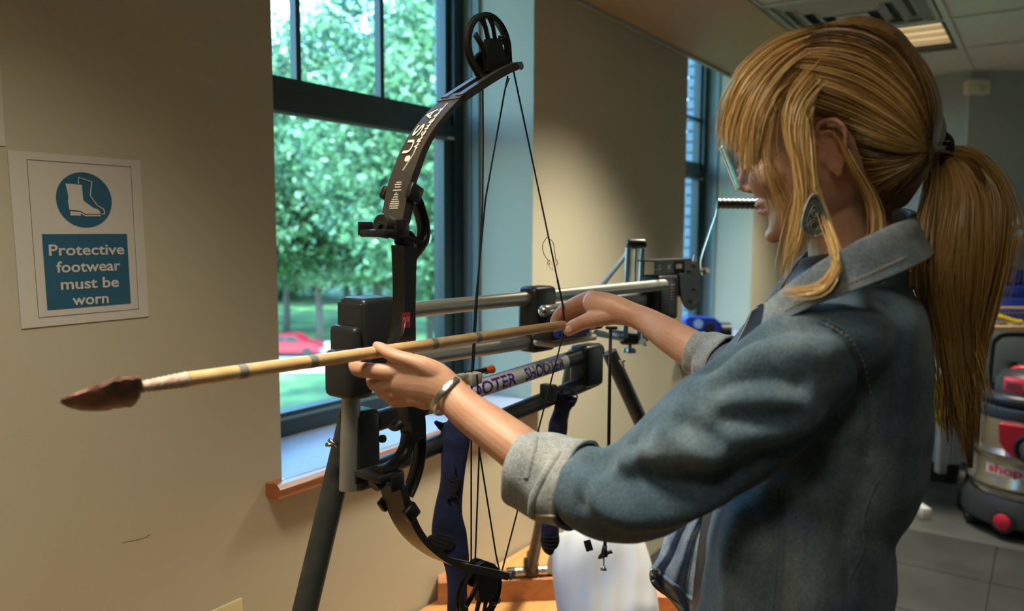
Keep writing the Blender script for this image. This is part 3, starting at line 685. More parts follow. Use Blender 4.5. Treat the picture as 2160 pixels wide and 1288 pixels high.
def wraptext(body, s0, s1, h):
    cu = bpy.data.curves.new('t', 'FONT'); cu.body = body; cu.offset = .022; cu.resolution_u = 3; ob = bpy.data.objects.new('t', cu); COL.objects.link(ob)
    me = bpy.data.meshes.new_from_object(ob.evaluated_get(bpy.context.evaluated_depsgraph_get())); COL.objects.unlink(ob); bpy.data.objects.remove(ob)
    bm = bmesh.new(); bm.from_mesh(me); bmesh.ops.triangulate(bm, faces=bm.faces); bmesh.ops.subdivide_edges(bm, edges=[e for e in bm.edges if e.calc_length() > .25], cuts=2); bm.to_mesh(me); bm.free()
    xs = [v.co.x for v in me.vertices]; x0, x1 = min(xs), max(xs); V = []
    for v in me.vertices:
        s = s0+(v.co.x-x0)/(x1-x0)*(s1-s0); a = (v.co.y/.72-.5)*h/R-.12
        V.append(pa_+dl*s+toc*math.cos(a)*(R+.0005)+vv*math.sin(a)*(R+.0005))
    mesh('lettering', (V, [tuple(p.vertices) for p in me.polygons]), m_purple, stk, fix=False)
def s_at(x): return min(np.linspace(0, L, 400), key=lambda s: abs((lambda v: 1080+FPX*(v @ RGT)/(v @ FWD))(pa_+dl*s-CAM)-x))
wraptext('HOOTER', s_at(955), s_at(1076), .0235); wraptext('SHOOTER', s_at(1095), s_at(1177), .0235)
# junction and legs
jn = mesh('leg_junction', [mbox(1238, 1275, 728, 815, -.115, .045, .008)], m_black, mc_, smooth=40)
def legz(px, py, off, x2, y2, z2, r0_, r1_, nm='leg'):
    a = B(px, py, off); 
    b = onpl(x2, y2, 2, z2) if y2 else x2
    return a, b
a = M_(742, 872, -.17); b = P(643, 1288, 1.14); d_ = nrm(b-a); b = a+d_*((ZB+.012-a[2])/d_[2])
lg = mesh('leg', [cyl(a, b, .0185, 22)], m_tubed, mc_, smooth=40)
mesh('foot', [cyl(b-U*.05+(0, 0, .004), b+U*.05+(0, 0, .004), .0155, 16)], m_black, lg, smooth=40)
ft = onpl(1120, 1204, 2, ZB+.062+.014)
lg = mesh('leg', [tube([M_(1212, 745, -.15), M_(1212, 745, -.15)*.45+ft*.55, ft], [.0150, .0150, .0150], 20), tube([M_(1212, 745, -.15)*.40+ft*.60, ft+(0, 0, .035)], .0118, 20)], m_tubed, mc_, smooth=40)
fx = nrm(onpl(1165, 1200, 2, ft[2])-onpl(1075, 1206, 2, ft[2]))
mesh('leg_socket', [box(ft+(0, 0, .012), (.040, .034, .05), ax=(fx, np.cross(UZ, fx), UZ), bev=.006), box(ft+(.003, 0, .042), (.026, .026, .03), ax=(fx, np.cross(UZ, fx), UZ), bev=.006)], m_black, lg, smooth=40)
mesh('foot', [cyl(ft-fx*.052, ft+fx*.052, .0135, 20)], m_silver, lg, smooth=40)
for s in (-1, 1): mesh('foot_cap', [cyl(ft+fx*.046*s, ft+fx*.068*s, .0142, 20)], m_black, lg, smooth=40); mesh('foot_bolt', [cyl(ft+fx*.034*s, ft+fx*.034*s+nrm(CAM-ft)*.0155, .007, 14)], m_silver, lg, smooth=40)
a = M_(1285, 742, -.15); b = P(1356, 898, 1.72); d_ = nrm(b-a); b = a+d_*((ZB+.012-a[2])/d_[2])
lg = mesh('leg', [cyl(a, b, .0165, 20)], m_tubed, mc_, smooth=40); mesh('foot', [cyl(b-U*.05+(0, 0, .004), b+U*.05+(0, 0, .004), .0155, 16)], m_black, lg, smooth=40)
mesh('wing_nut', [tube([P(712, 940, 1.13), P(703, 934, 1.13), P(693, 926, 1.13)], .0032, 8), tube([P(706, 937, 1.13), P(694, 938, 1.13), P(687, 937, 1.13)], .0032, 8)], m_steel, mc_, smooth=True)
mesh('wing_nut', [tube([P(1305, 760, 1.66), P(1313, 764, 1.66), P(1318, 758, 1.66)], .003, 8), tube([P(1310, 764, 1.66), P(1316, 772, 1.66)], .003, 8)], m_steel, mc_, smooth=True)
# trigger unit
mesh('trigger_barrel', [lathe(M_(1146, 656, -.085), [(.0001, -.008), (.006, -.0065), (.0105, -.002), (.011, .004), (.011, .055)], axis=U, n=24)], m_silver, mc_, smooth=True)
c = B(1148, 657, -.075); mesh('barrel_screw', [cyl(c, c+NB*.0022, .003, 10)], m_black, mc_)
mesh('trigger_base', [mbox(1168, 1262, 712, 726, -.062, .05, .006), mbox(1216, 1262, 664, 700, -.062, .04, .010)], m_cream, mc_, smooth=40)
tb_ = mesh('trigger_body', [mbox(1163, 1240, 690, 716, -.055, .045, .006), mbox(1190, 1275, 660, 700, -.070, .03, .006)], m_black, mc_, smooth=40)
mesh('release_aid', [mbox(1180, 1246, 690, 708, -.040, .016, .004)], m_blue, tb_, smooth=40)
mesh('release_pin', [cyl(B(1190, 693, -.03), B(1190, 680, -.03), .003, 10)], m_blackm, tb_)
# slide block under the wrist
mesh('rear_block', [mbox(1300, 1386, 618, 660, -.165, .05, .010)], m_black, mc_, smooth=40)
mesh('end_knob', [lathe(M_(1372, 668, -.12), [(.0001, .012), (.010, .010), (.013, .004), (.012, 0)], axis=-U, n=20)], m_cream, mc_, smooth=True)
# stop frame of slim tubes
OF = -.20
fr = mesh('stop_frame', [cyl(B(1326, 522, OF), B(1318, 712, OF), .0072, 14), cyl(B(1356, 522, OF), B(1346, 716, OF), .0066, 14), cyl(B(1341, 522, OF), B(1338, 616, OF), .0028, 10), cyl(B(1334, 520, OF-.03), B(1266, 606, OF-.05), .0062, 14)], m_pbl, mc_, smooth=40)
c = B(1342, 514, OF); mesh('padded_top', [box(c, (.050, .030, .023), ax=(r0, f0, UZ), bev=.010, seg=4)], m_black, fr, smooth=60)
c = B(1327, 715, OF); mesh('lower_bracket', [box(c, (.046, .026, .026), ax=(r0, f0, UZ), bev=.008, seg=3)], m_black, fr, smooth=60)
def star(c, ax, R, h, nl=5):
    V = []; F = []; n = 40; ax = nrm(ax); x = nrm(np.cross(ax, (.3, .2, .9))); y = np.cross(ax, x)
    for hh, k in ((0, .86), (h*.2, 1), (h*.8, 1), (h, .86)):
        for j in range(n):
            t = 2*math.pi*j/n; r = R*k*(.82+.18*math.cos(nl*t)); V.append(c+ax*hh+(x*math.cos(t)+y*math.sin(t))*r)
    for i in range(3):
        for j in range(n): F.append((i*n+j, i*n+(j+1) % n, (i+1)*n+(j+1) % n, (i+1)*n+j))
    F += [tuple(range(n-1, -1, -1)), tuple(3*n+j for j in range(n))]; return V, F
mesh('star_knob', [star(B(1328, 744, OF), (0, 0, 1), .0165, .011), cyl(B(1328, 742, OF), B(1328, 722, OF), .005, 10)], m_pbl, fr, smooth=40)
mesh('star_knob', [star(B(1352, 718, OF), U, .0165, .012)], m_silver, fr, smooth=40)
mesh('cross_tube', [cyl(B(1258, 702, -.13), B(1312, 713, OF), .0072, 14), cyl(B(1292, 698, -.20), B(1330, 705, -.22), .005, 12)], m_pbl, fr, smooth=40)
# trigger rod hanging down with its winged tip
rd = mesh('hanging_rod', [tube([P(1288, 694, 1.45), P(1286, 800, 1.45), P(1284, 945, 1.45), P(1276, 1150, 1.45)], .0032, 12)], m_blackm, mc_, smooth=True)
mesh('rod_hook', [box(P(1290, 691, 1.45), (.022, .008, .006), ax=(r0, f0, UZ), bev=.002)], m_black, rd)
mesh('winged_tip', [tube([P(1276, 1150, 1.45), P(1275, 1158, 1.45), P(1274, 1172, 1.45)], [.0045, .005, .0072], 14), tube([P(1262, 1177, 1.45), P(1268, 1173, 1.45), P(1275, 1164, 1.45)], [.002, .005, .005], 10),
      tube([P(1278, 1166, 1.45), P(1286, 1164, 1.45), P(1291, 1162, 1.45)], [.005, .0032, .0045], 10)], m_black, rd, smooth=True)
mesh('rod_tip', [cyl(P(1274, 1172, 1.45), P(1273, 1196, 1.45), .0016, 8), lathe(P(1273, 1201, 1.45), [(.0001, -.001), (.0062, .0), (.006, .0025), (.0035, .006), (.0018, .008)], n=18)], m_steel, rd, smooth=True)
mesh('strap_end', [box(P(1241, 1150, 1.42), (.013, .003, .02), ax=(nrm(r0+UZ*.3), f0, nrm(UZ-r0*.3)))], m_black, mc_)
# winch
OW = -.15
def strips(x0, x1, y0, y1, off): return mbox(x0, x1, y0, y1, off, .003, 0)
wn = mesh('winch_bracket', [strips(1383, 1460, 548, 557, OW), strips(1383, 1460, 567, 577, OW), strips(1383, 1390, 556, 568, OW), strips(1399, 1408, 556, 568, OW), strips(1418, 1426, 556, 568, OW), strips(1444, 1460, 556, 568, OW), mbox(1383, 1460, 547, 550, OW, .05, 0)], m_blackm, mc_)
sd = [(1441, 551), (1470, 551), (1474, 560), (1474, 630), (1468, 648), (1457, 655), (1445, 648), (1436, 626), (1432, 600), (1432, 578), (1441, 575)]
mesh('side_plate', [prism([B(x, y, OW+.012) for x, y in sd], NB*.006), mbox(1425, 1450, 570, 625, OW, .05, .004)], m_blackm, wn)
bl = []
for x, y in ((1459, 572), (1470, 610), (1463, 636), (1469, 560), (1395, 563)): bl.append(cyl(B(x, y, OW+.014), B(x, y, OW+.021), .0048, 8))
bl.append(cyl(B(1472, 569, OW+.01), B(1488, 571, OW+.01), .0048, 12)); bl.append(cyl(B(1463, 551, OW), B(1466, 538, OW), .0038, 10))
bl.append(cyl(B(1484, 571, OW+.012), B(1492, 572, OW+.012), .0085, 6))
mesh('bolt', bl, m_steel, wn, smooth=40)
dW = depth_of(B(1484, 571, OW+.01))
q = [P(x, y, dW-k) for x, y, k in ((1482, 580, 0), (1478, 560, 0), (1480, 540, 0), (1496, 490, .01), (1509, 452, .02), (1511, 436, .02), (1513, 424, .02))]
mesh('crank_arm', [tube(cr(q, 20), [(.0022, .0072)]*20, 10, up=(r0+UZ*.3))], m_steel, wn, smooth=40)
ga = P(1514, 429, dW-.02); gb = P(1606, 430, dW-.06); n = 30
mesh('crank_grip', [tube([ga+(gb-ga)*i/n for i in range(n+1)], [.0125+.0012*math.sin(i*1.9) for i in range(n+1)], 18)], m_black, wn, smooth=True)

# ------------------------------------------------------------------ socks hung on the lower base tube
m_sock = mat('blue_knit', (.008, .013, .060), .9, 0, bump=(700, .8), var=(30, (.012, .020, .09), .4, .65), sheen=.05)
m_sockd = mat('black_knit', (.008, .008, .010), .9, 0, bump=(700, .8))
def flatloft(rows, th, dth=0.0):
    """rows: (x, y, width px, depth) -> soft flattened tube facing the camera"""
    rows = cr(rows, 40); q = [P(r[0], r[1], r[3]) for r in rows]
    return tube(q, [(th*.5*(1+.15*math.sin(i*.9)), r[2]*r[3]/FPX/2) for i, r in enumerate(rows)], 16, up=f0)
ds = depth_of(M_(950, 924))
sk = thing('sock', P(960, 1000, ds), 'long blue sock with black heel patch, hung over the lower tube beside the bow', 'sock', 'blue socks on the machine')
mesh('knit', [flatloft([(948, 892, 58, ds-.020), (956, 902, 66, ds-.026), (962, 925, 60, ds-.029), (958, 960, 56, ds-.03), (953, 1020, 50, ds-.03), (945, 1080, 60, ds-.03), (948, 1130, 74, ds-.03), (962, 1180, 56, ds-.03), (964, 1230, 42, ds-.03), (966, 1300, 46, ds-.03)], .020), tube([P(918, 889, ds-.012), P(928, 897, ds-.016), P(945, 905, ds-.02)], [.003, .006, .010], 12), tube([P(940, 900, ds-.01), P(975, 893, ds+.015), P(985, 915, ds+.025)], [(.006, .02)]*3, 12, up=UZ)], m_sock, sk, smooth=True)
mesh('heel_patch', [flatloft([(936, 1126, 30, ds-.041), (932, 1140, 60, ds-.042), (926, 1155, 50, ds-.042), (930, 1172, 20, ds-.04)], .006)], m_sockd, sk, smooth=True)
mesh('knit_figure', [flatloft([(958, 1000, 8, ds-.041), (960, 1020, 18, ds-.041), (956, 1040, 14, ds-.041), (958, 1050, 5, ds-.041)], .003), tube([P(958, 975, ds-.042), P(962, 1000, ds-.042)], .0012, 6), tube([P(944, 1005, ds-.041), P(952, 1015, ds-.042), P(968, 1010, ds-.042), P(974, 1018, ds-.041)], .001, 6),
      tube([P(950, 1060, ds-.041), P(943, 1052, ds-.041), P(952, 1045, ds-.042)], .0012, 6), tube([P(964, 1060, ds-.041), P(966, 1050, ds-.041), P(960, 1044, ds-.042)], .0012, 6)], m_sockd, sk, smooth=True)
ds2 = depth_of(M_(1190, 823))
s2_ = thing('sock', P(1190, 900, ds2), 'blue sock with open cuff hung from the tube above the pillow', 'sock', 'blue socks on the machine')
rws = cr([(1196, 836, 42, 0), (1190, 850, 38, 0), (1183, 870, 32, 0), (1177, 900, 40, 0), (1172, 960, 36, 0), (1164, 1040, 40, 0), (1160, 1100, 38, 0), (1160, 1135, 38, 0)], 36)
q = [P(r[0], r[1], ds2-.035) for r in rws]
mesh('knit', [tube(q, [(.011*(1+.1*math.sin(i)), r[2]*ds2/FPX/2) for i, r in enumerate(rws)], 18, up=f0, caps=False)], m_sock, s2_, smooth=True)
ring = []
for j in range(25):
    t = 2*math.pi*j/24; ring.append(P(1198+19*math.cos(t)+4*math.sin(t), 833-14*math.sin(t)*.9+6*math.cos(t), ds2-.035+.012*math.sin(t)))
mesh('cuff_rim', [tube(ring, .0018, 8), tube([P(1197, 834, ds2-.035), P(1196, 838, ds2-.035), P(1192, 852, ds2-.035)], [(.009, .021), (.010, .021), (.011, .018)], 18, up=f0, caps=False)], m_sock, s2_, smooth=True)
mesh('cuff_inside', [tube([P(1196, 838, ds2-.03), P(1195, 841, ds2-.03)], [(.006, .017), (.006, .017)], 18, up=f0)], m_sockd, s2_, smooth=True)
mesh('toe_patch', [flatloft([(1160, 1128, 39, ds2-.035), (1160, 1142, 40, ds2-.035), (1159, 1156, 30, ds2-.035), (1162, 1166, 12, ds2-.035)], .026)], m_sockd, s2_, smooth=True)
mesh('hanging_clip', [mbox(1164, 1176, 812, 848, -.105, .03, .003)], m_black, s2_)

# ------------------------------------------------------------------ white pillow across the timber
m_pil = mat('white_cotton', (.50, .485, .50), .85, 0, bump=(35, .5), sheen=.2)
pc = P(1285, 1230, 1.80); V = []; F = []; nu, nv = 44, 30
pa1 = P(1262, 1128, 1.98); pb1 = P(1300, 1420, 1.60)
pl_ = nrm(pb1-pa1); Lp = np.linalg.norm(pb1-pa1); pw = nrm(r0-pl_*(r0 @ pl_)); pn = nrm(np.cross(pw, pl_)); pn = pn if pn[2] > 0 else -pn
for sgn in (1, -1):
    for i in range(nu+1):
        for j in range(nv+1):
            a = i/nu*2-1; b_ = j/nv*2-1
            wd = .118*(1-.06*abs(a)**2)*(1-.04*math.sin(a*3)); e = max(0, (1-abs(a)**4))**.5*max(0, (1-abs(b_)**3.2))**.55
            wr_ = .004*math.sin(a*9+b_*4)*(1-abs(e-.6)) + .003*math.sin(b_*15+a*3)
            V.append(pa1+pl_*Lp*(i/nu)+pw*wd*b_+pn*(sgn*.058*e+wr_*e))
n0 = (nu+1)*(nv+1)
for s in range(2):
    for i in range(nu):
        for j in range(nv):
            k = s*n0+i*(nv+1)+j; F.append((k, k+1, k+nv+2, k+nv+1))
pil = tag(mesh('pillow', (V, F), m_pil, smooth=True), 'plump white pillow lying on the bench below the machine', 'pillow')
m_bag = mat('cream_canvas', (.55, .48, .34), .9, bump=(60, .4))
sec = cr([(1195, 1120, 12, 2.02), (1200, 1140, 40, 2.02), (1192, 1165, 60, 2.0), (1180, 1190, 52, 2.0), (1178, 1206, 50, 2.0)], 16)
tag(mesh('cloth_bundle', [tube([P(s[0], s[1], s[3]) for s in sec], [(.03, s[2]*s[3]/FPX/2) for s in sec], 16, up=f0)], m_bag, smooth=True), 'cream canvas bundle tucked behind the pillow beside the timber', 'bag')

# ------------------------------------------------------------------ safety sign on the wall
m_paper = mat('white_paper', (.60, .56, .50), .55); m_teal = mat('sign_blue', (.022, .105, .175), .5); m_ink = mat('grey_ink', (.14, .14, .14), .6)
q = [onpl(x, y, 1, WY-.001) for x, y in ((15, 316), (295, 338), (313, 667), (45, 693))]
so_ = (q[0]+q[1]+q[2]+q[3])/4
sg = thing('sign', so_, 'white and blue paper sign about protective footwear on the beige wall', 'sign')
EX = np.array((1.0, 0, 0)); EZ = UZ; EY = np.array((0, -1.0, 0))
def sp_(u_, v_, d=0.0):   # sign coordinates: u 0..1 left to right, v 0..1 top to bottom
    a = q[0]*(1-u_)*(1-v_)+q[1]*u_*(1-v_)+q[2]*u_*v_+q[3]*(1-u_)*v_; return a+EY*d
mesh('paper', [prism([sp_(0, 0, .0005), sp_(1, 0, .0005), sp_(1, 1, .0005), sp_(0, 1, .0005)], (0, .0008, 0))], m_paper, sg)
def poly(name, pts, m, d, par=sg): return mesh(name, ([sp_(u_, v_, d) for u_, v_ in pts], [tuple(range(len(pts)))]), m, par, fix=False)
bo = []
for (ua, va), (ub, vb) in (((.125, .045), (.915, .045)), ((.915, .045), (.915, .945)), ((.915, .945), (.125, .945)), ((.125, .945), (.125, .045))): bo.append(cyl(sp_(ua, va, .0012), sp_(ub, vb, .0012), .0005, 4))
mesh('border_line', bo, m_ink, sg)
asp = .217/.284
circ = [(.525+.215*math.cos(t), .262+.215*asp*math.sin(t)) for t in np.linspace(0, 2*math.pi, 49)[:-1]]
poly('blue_disc', circ, m_teal, .0016); poly('blue_panel', [(.19, .465), (.85, .465), (.85, .905), (.19, .905)], m_teal, .0016)
# boots: pixel outline of the photograph's first zoom, normalised on the disc
def bp_(x, y): return (.525+(x-471)/168*.215, .262+(y-417)/168*.215*asp)
boot = [(363, 322), (458, 326), (462, 420), (490, 442), (520, 465), (548, 472), (560, 485), (561, 500), (470, 502), (440, 484), (375, 478), (370, 430), (375, 400)]
poly('boot', [bp_(*p) for p in boot], m_paper, .0022)
poly('boot_sole', [bp_(*p) for p in [(380, 488), (438, 490), (466, 508), (562, 506), (562, 515), (466, 516), (441, 500), (441, 513), (380, 513)]], m_paper, .0022)
bl = [(438, 318), (442, 282), (520, 305), (505, 390), (545, 450), (583, 470), (588, 490), (584, 502), (570, 500)]
mesh('rear_boot_outline', [tube([sp_(*bp_(*p), .0022) for p in bl], .0011, 6)], m_paper, sg)
for body, v_, w_, uc in (('Protective', .590, .585, .520), ('footwear', .690, .50, .525), ('must be', .792, .455, .525), ('worn', .889, .285, .525)):
    text('lettering', body, m_paper, sg, sp_(uc, v_, .0020), EX, EZ, .0185, width=w_*.217, bold=.018)
tag(mesh('paper_sheet', [prism([onpl(x, y, 1, WY-.001) for x, y in ((-90, 100), (-2, 100), (11, 307), (-80, 309))], (0, .0008, 0))], m_paper), 'white paper sheet cut off by the left edge above the sign', 'paper')
# blank wall plate low on the wall
m_iv = mat('ivory_plastic', (.62, .54, .28), .35)
q_ = onpl(511, 1260, 1, WY-.004)
wp = thing('wall_plate', q_+(-.035, 0, -.06), 'ivory switch plate low on the beige wall at the bottom edge', 'wall plate')
mesh('plate', [box(q_+(-.058, .002, -.058), (.116, .006, .116), bev=.002)], m_iv, wp, smooth=40)
mesh('screw', [cyl(q_+(-.030, 0, -.022), q_+(-.030, -.003, -.022), .003, 10), cyl(q_+(-.086, 0, -.022), q_+(-.086, -.003, -.022), .003, 10)], m_iv, wp)
m_scuff = mat('scuff', (.32, .24, .13), .8)
tagged = []
for pts in ([(258, 1143), (270, 1141), (285, 1138), (300, 1135), (312, 1131)], [(310, 1129), (316, 1127)]):
    tagged.append(tube([onpl(x, y, 1, WY-.0003) for x, y in pts], .0007, 5))
o = mesh('scuff_mark', tagged, m_scuff, wall); 
# ------------------------------------------------------------------ the woman
def fuse(parts, voxel, smooth=6, fac=.5):
    V, F = join(parts); me = bpy.data.meshes.new('tmp'); me.from_pydata([tuple(v) for v in V], [], F); me.validate()
    bm = bmesh.new(); bm.from_mesh(me); bmesh.ops.recalc_face_normals(bm, faces=bm.faces); bm.to_mesh(me); bm.free()
    ob = bpy.data.objects.new('tmp', me); COL.objects.link(ob)
    md = ob.modifiers.new('r', 'REMESH'); md.mode = 'VOXEL'; md.voxel_size = voxel; md.adaptivity = 0
    if smooth: sm = ob.modifiers.new('s', 'SMOOTH'); sm.iterations = smooth; sm.factor = fac
    r = bpy.data.meshes.new_from_object(ob.evaluated_get(bpy.context.evaluated_depsgraph_get()))
    V = np.empty(len(r.vertices)*3, np.float32); r.vertices.foreach_get('co', V); V = V.reshape(-1, 3).astype(float)
    N = np.empty(len(r.vertices)*3, np.float32); r.vertices.foreach_get('normal', N); N = N.reshape(-1, 3).astype(float)
    F = [tuple(p.vertices) for p in r.polygons]
    COL.objects.unlink(ob); bpy.data.objects.remove(ob); return V, F, N
def rows(rw, n=24, k=20, up=None, cap=True):
    """rows (x px, y px, half width px, depth, half thickness m) -> closed tapering tube, ends rounded"""
    pts = cr(rw, n); q = [P(p[0], p[1], p[3]) for p in pts]; rad = [(p[4], p[2]*p[3]/FPX) for p in pts]
    if cap:
        a = nrm(q[0]-q[1]); b = nrm(q[-1]-q[-2]); r0_ = min(rad[0]); r1_ = min(rad[-1])
        q = [q[0]+a*r0_*.8, q[0]+a*r0_*.5]+q+[q[-1]+b*r1_*.5, q[-1]+b*r1_*.85]
        rad = [tuple(v*.35 for v in rad[0]), tuple(v*.82 for v in rad[0])]+rad+[tuple(v*.82 for v in rad[-1]), tuple(v*.35 for v in rad[-1])]
    if up is None:
        up = ray(float(np.mean([p[0] for p in pts])), 644); up = nrm((up[0], up[1], 0))
    return tube(q, rad, k, up=up)
def ell(c, ax, r, n=20, m=14):
    V = []; F = []
    for i in range(1, m):
        t = math.pi*i/m
        for j in range(n):
            s = 2*math.pi*j/n; V.append(c+ax[0]*r[0]*math.sin(t)*math.cos(s)+ax[1]*r[1]*math.sin(t)*math.sin(s)+ax[2]*r[2]*math.cos(t))
    for i in range(m-2):
        for j in range(n): F.append((i*n+j, i*n+(j+1) % n, (i+1)*n+(j+1) % n, (i+1)*n+j))
    F += [tuple(range(n-1, -1, -1)), tuple((m-2)*n+j for j in range(n))]; return V, F

# head frame: forward, up, towards the camera
HD = .865; HC = P(1740, 320, HD); HL = -nrm(ray(1740, 320)); el = -nrm(RGT-HL*(RGT @ HL)); ed = nrm(np.cross(el, HL)); 
if ed @ UPV > 0: ed = -ed
TI = math.radians(20); HF = el*math.cos(TI)+ed*math.sin(TI); HU = -ed*math.cos(TI)+el*math.sin(TI)
def H(f, u_, l=0.0): return HC+(HF*f+HU*u_+HL*l)*.01      # centimetres
def slices(sl, n=26, k=32, e=2.3, tp=.12):
    """slices (up, front, back, halfwidth[, e]) in head cm"""
    sl = cr(sl, n); V = []; F = []
    for s in sl:
        u_, xf, xb, w_ = s[:4]; c = (xf+xb)/2; a = (xf-xb)/2
        for j in range(k):
            t = 2*math.pi*j/k; ct, st_ = math.cos(t), math.sin(t)
            fx_ = abs(ct)**(2/e)*(1 if ct > 0 else -1); sy = abs(st_)**(2/e)*(1 if st_ > 0 else -1)
            # widest a little behind the middle
            V.append(H(c+a*fx_, u_, w_*sy*(1-tp*fx_)))
    for i in range(len(sl)-1):
        for j in range(k): F.append((i*k+j, i*k+(j+1) % k, (i+1)*k+(j+1) % k, (i+1)*k+j))
    F += [tuple(range(k-1, -1, -1)), tuple((len(sl)-1)*k+j for j in range(k))]; return V, F
skull = slices([(-8.6, 5.6, -1.5, 1.2), (-8.1, 7.3, -3.0, 2.6), (-7.0, 8.2, -4.2, 4.0), (-5.4, 7.8, -5.2, 5.4), (-4.4, 7.6, -5.8, 6.0), (-3.2, 7.9, -6.6, 6.4), (-1.6, 8.0, -8.0, 6.8), (0.2, 8.0, -10.2, 7.0), (2.2, 8.1, -11.2, 7.2), (3.6, 9.3, -11.6, 7.3), (6, 9.2, -11.4, 7.3), (8.5, 8.0, -10.4, 6.8), (10.4, 5.4, -8.6, 5.4), (11.6, 1.5, -5.5, 3.0), (12.0, -.8, -3.4, 1.2)], 40)
def hpath(pts, rad, n=14): return tube([H(*p) for p in pts], rad, n, up=HL)
nose = tube([H(8.4, 2.6), H(8.6, 1.2), H(9.0, 0), H(9.35, -.8), H(8.9, -1.5)], [(.006, .004), (.0065, .006), (.0085, .007), (.0105, .0075), (.008, .004)], 16, up=HL)
nostr = [ell(H(8.35, -1.35, s*1.05), (HF, HL, HU), (.0085, .006, .0055)) for s in (1, -1)]
chin = ell(H(7.7, -7.2), (HF, HL, HU), (.011, .016, .010))
brow = [tube([H(8.6, 3.9, s*1.2), H(8.7, 4.2, s*3), H(7.6, 3.9, s*5)], [.0045, .006, .004], 10) for s in (1, -1)]
cheek = [ell(H(6.2, -.9, s*4.3), (HF, HL, HU), (.022, .020, .022)) for s in (1, -1)]
lipb = [tube([H(7.2, -3.2, -2.3), H(8.05, -3.15, -1), H(8.25, -3.2, 0), H(8.05, -3.15, 1), H(7.2, -3.2, 2.3)], [.002, .0045, .0052, .0045, .002], 10), tube([H(7.0, -4.2, -2.0), H(7.85, -4.3, -1), H(8.05, -4.35, 0), H(7.85, -4.3, 1), H(7.0, -4.2, 2.0)], [.002, .0048, .0056, .0048, .002], 10)]
# ear: rim, bowl and lobe standing off the side of the head, placed on the photographed ear
def ear(side):
    L0 = 7.0*side; pts = []
    for f_, u_, o_ in ((-.2, .5, .15), (.35, 1.6, .4), (.25, 2.6, .75), (-.6, 3.2, 1.1), (-1.7, 3.0, 1.5), (-2.3, 2.0, 1.7), (-2.2, .8, 1.6), (-1.7, -.6, 1.2), (-1.1, -1.7, .8), (-.5, -2.5, .55)): pts.append(H(f_-.0, u_-.3, L0+o_*side))
    rim = tube(cr(pts, 26), [.0030]*24+[.0042, .0036], 10)
    bowl = tube([H(-.5, 2.0, L0+.2*side), H(-.9, .8, L0+.1*side), H(-.7, -.8, L0+.2*side), H(-.5, -2.2, L0+.45*side)], [(.004, .011), (.004, .012), (.0045, .010), (.0042, .006)], 12, up=HL)
    anti = tube(cr([H(-.3, 2.0, L0+.7*side), H(-1.2, 1.6, L0+1.0*side), H(-1.4, .4, L0+.95*side), H(-1.0, -1.0, L0+.7*side)], 12), .0022, 8)
    tr = ell(H(.35, -.5, L0+.35*side), (HF, HL, HU), (.003, .004, .006))
    return [rim, bowl, anti, tr]
neck = rows([(1795, 395, 80, .872, .055), (1792, 455, 84, .872, .052), (1796, 515, 88, .872, .052), (1812, 580, 96, .872, .056), (1815, 640, 100, .87, .075)], 14, 24)
Vh, Fh, _ = fuse([skull, nose, chin, neck]+nostr+brow+cheek+lipb+ear(1)+ear(-1), .0021, 3, .45)

# hands and forearms
def ad(x, off=.0): return depth_of(B(x, 757, off))
AO = .020
dn = ad(800, AO)      # depth of the shaft between the fingers of the near hand
LHD = dn-.990
def lr(rw, n=18, k=16): return rows([(a, b, c, d+LHD+.012, e) for a, b, c, d, e in rw], n, k)
lh = [lr([(1215, 1040, 62, .845, .040), (1120, 965, 52, .88, .034), (1040, 905, 46, .915, .029), (985, 865, 41, .94, .024), (950, 832, 40, .955, .021), (915, 812, 50, .958, .020), (878, 803, 54, .962, .0195), (846, 801, 44, .969, .018)], 30, 24),
      lr([(930, 800, 26, .955, .014), (895, 774, 22, .950, .013), (862, 759, 16, .950, .0115), (834, 750, 14, .955, .0100), (814, 741, 14, .963, .0095), (801, 733, 12.5, .968, .0088), (796, 729, 9.5, .972, .007)]),
      lr([(846, 784, 19, .960, .0100), (812, 784, 17.5, .962, .0090), (778, 781, 17, .966, .0090), (758, 779, 16.5, .976, .0088), (749, 772, 14.5, .990, .0082), (750, 756, 12.5, 1.002, .0075), (757, 743, 10.5, 1.006, .0068)]),
      lr([(848, 806, 19, .964, .0098), (818, 811, 16.5, .968, .0088), (797, 812, 16, .976, .0085), (786, 806, 14, .990, .008), (786, 792, 12.5, 1.006, .0072), (794, 778, 11, 1.012, .0066)]),
      lr([(856, 826, 17.5, .966, .0092), (830, 830, 15.5, .970, .0085), (812, 830, 14.5, .98, .008), (803, 822, 13, .994, .0075), (805, 806, 12, 1.010, .007), (814, 790, 10, 1.014, .0062)]),
      lr([(868, 842, 15.5, .965, .0085), (846, 846, 13, .970, .0075), (830, 846, 12, .978, .007), (822, 838, 11, .990, .0065), (824, 824, 10, 1.004, .006), (834, 812, 9, 1.008, .0055)]),
      lr([(900, 845, 20, .960, .014), (870, 838, 18, .962, .013)], 6), lr([(893, 776, 26, .953, .015), (862, 774, 22, .958, .014), (840, 768, 13, .964, .011), (824, 763, 8, .968, .007)], 10),
      lr([(806, 737, 6, .960, .002), (798, 732, 6, .963, .002)], 4)]
Vl, Fl, _ = fuse(lh, .0014, 3, .45)
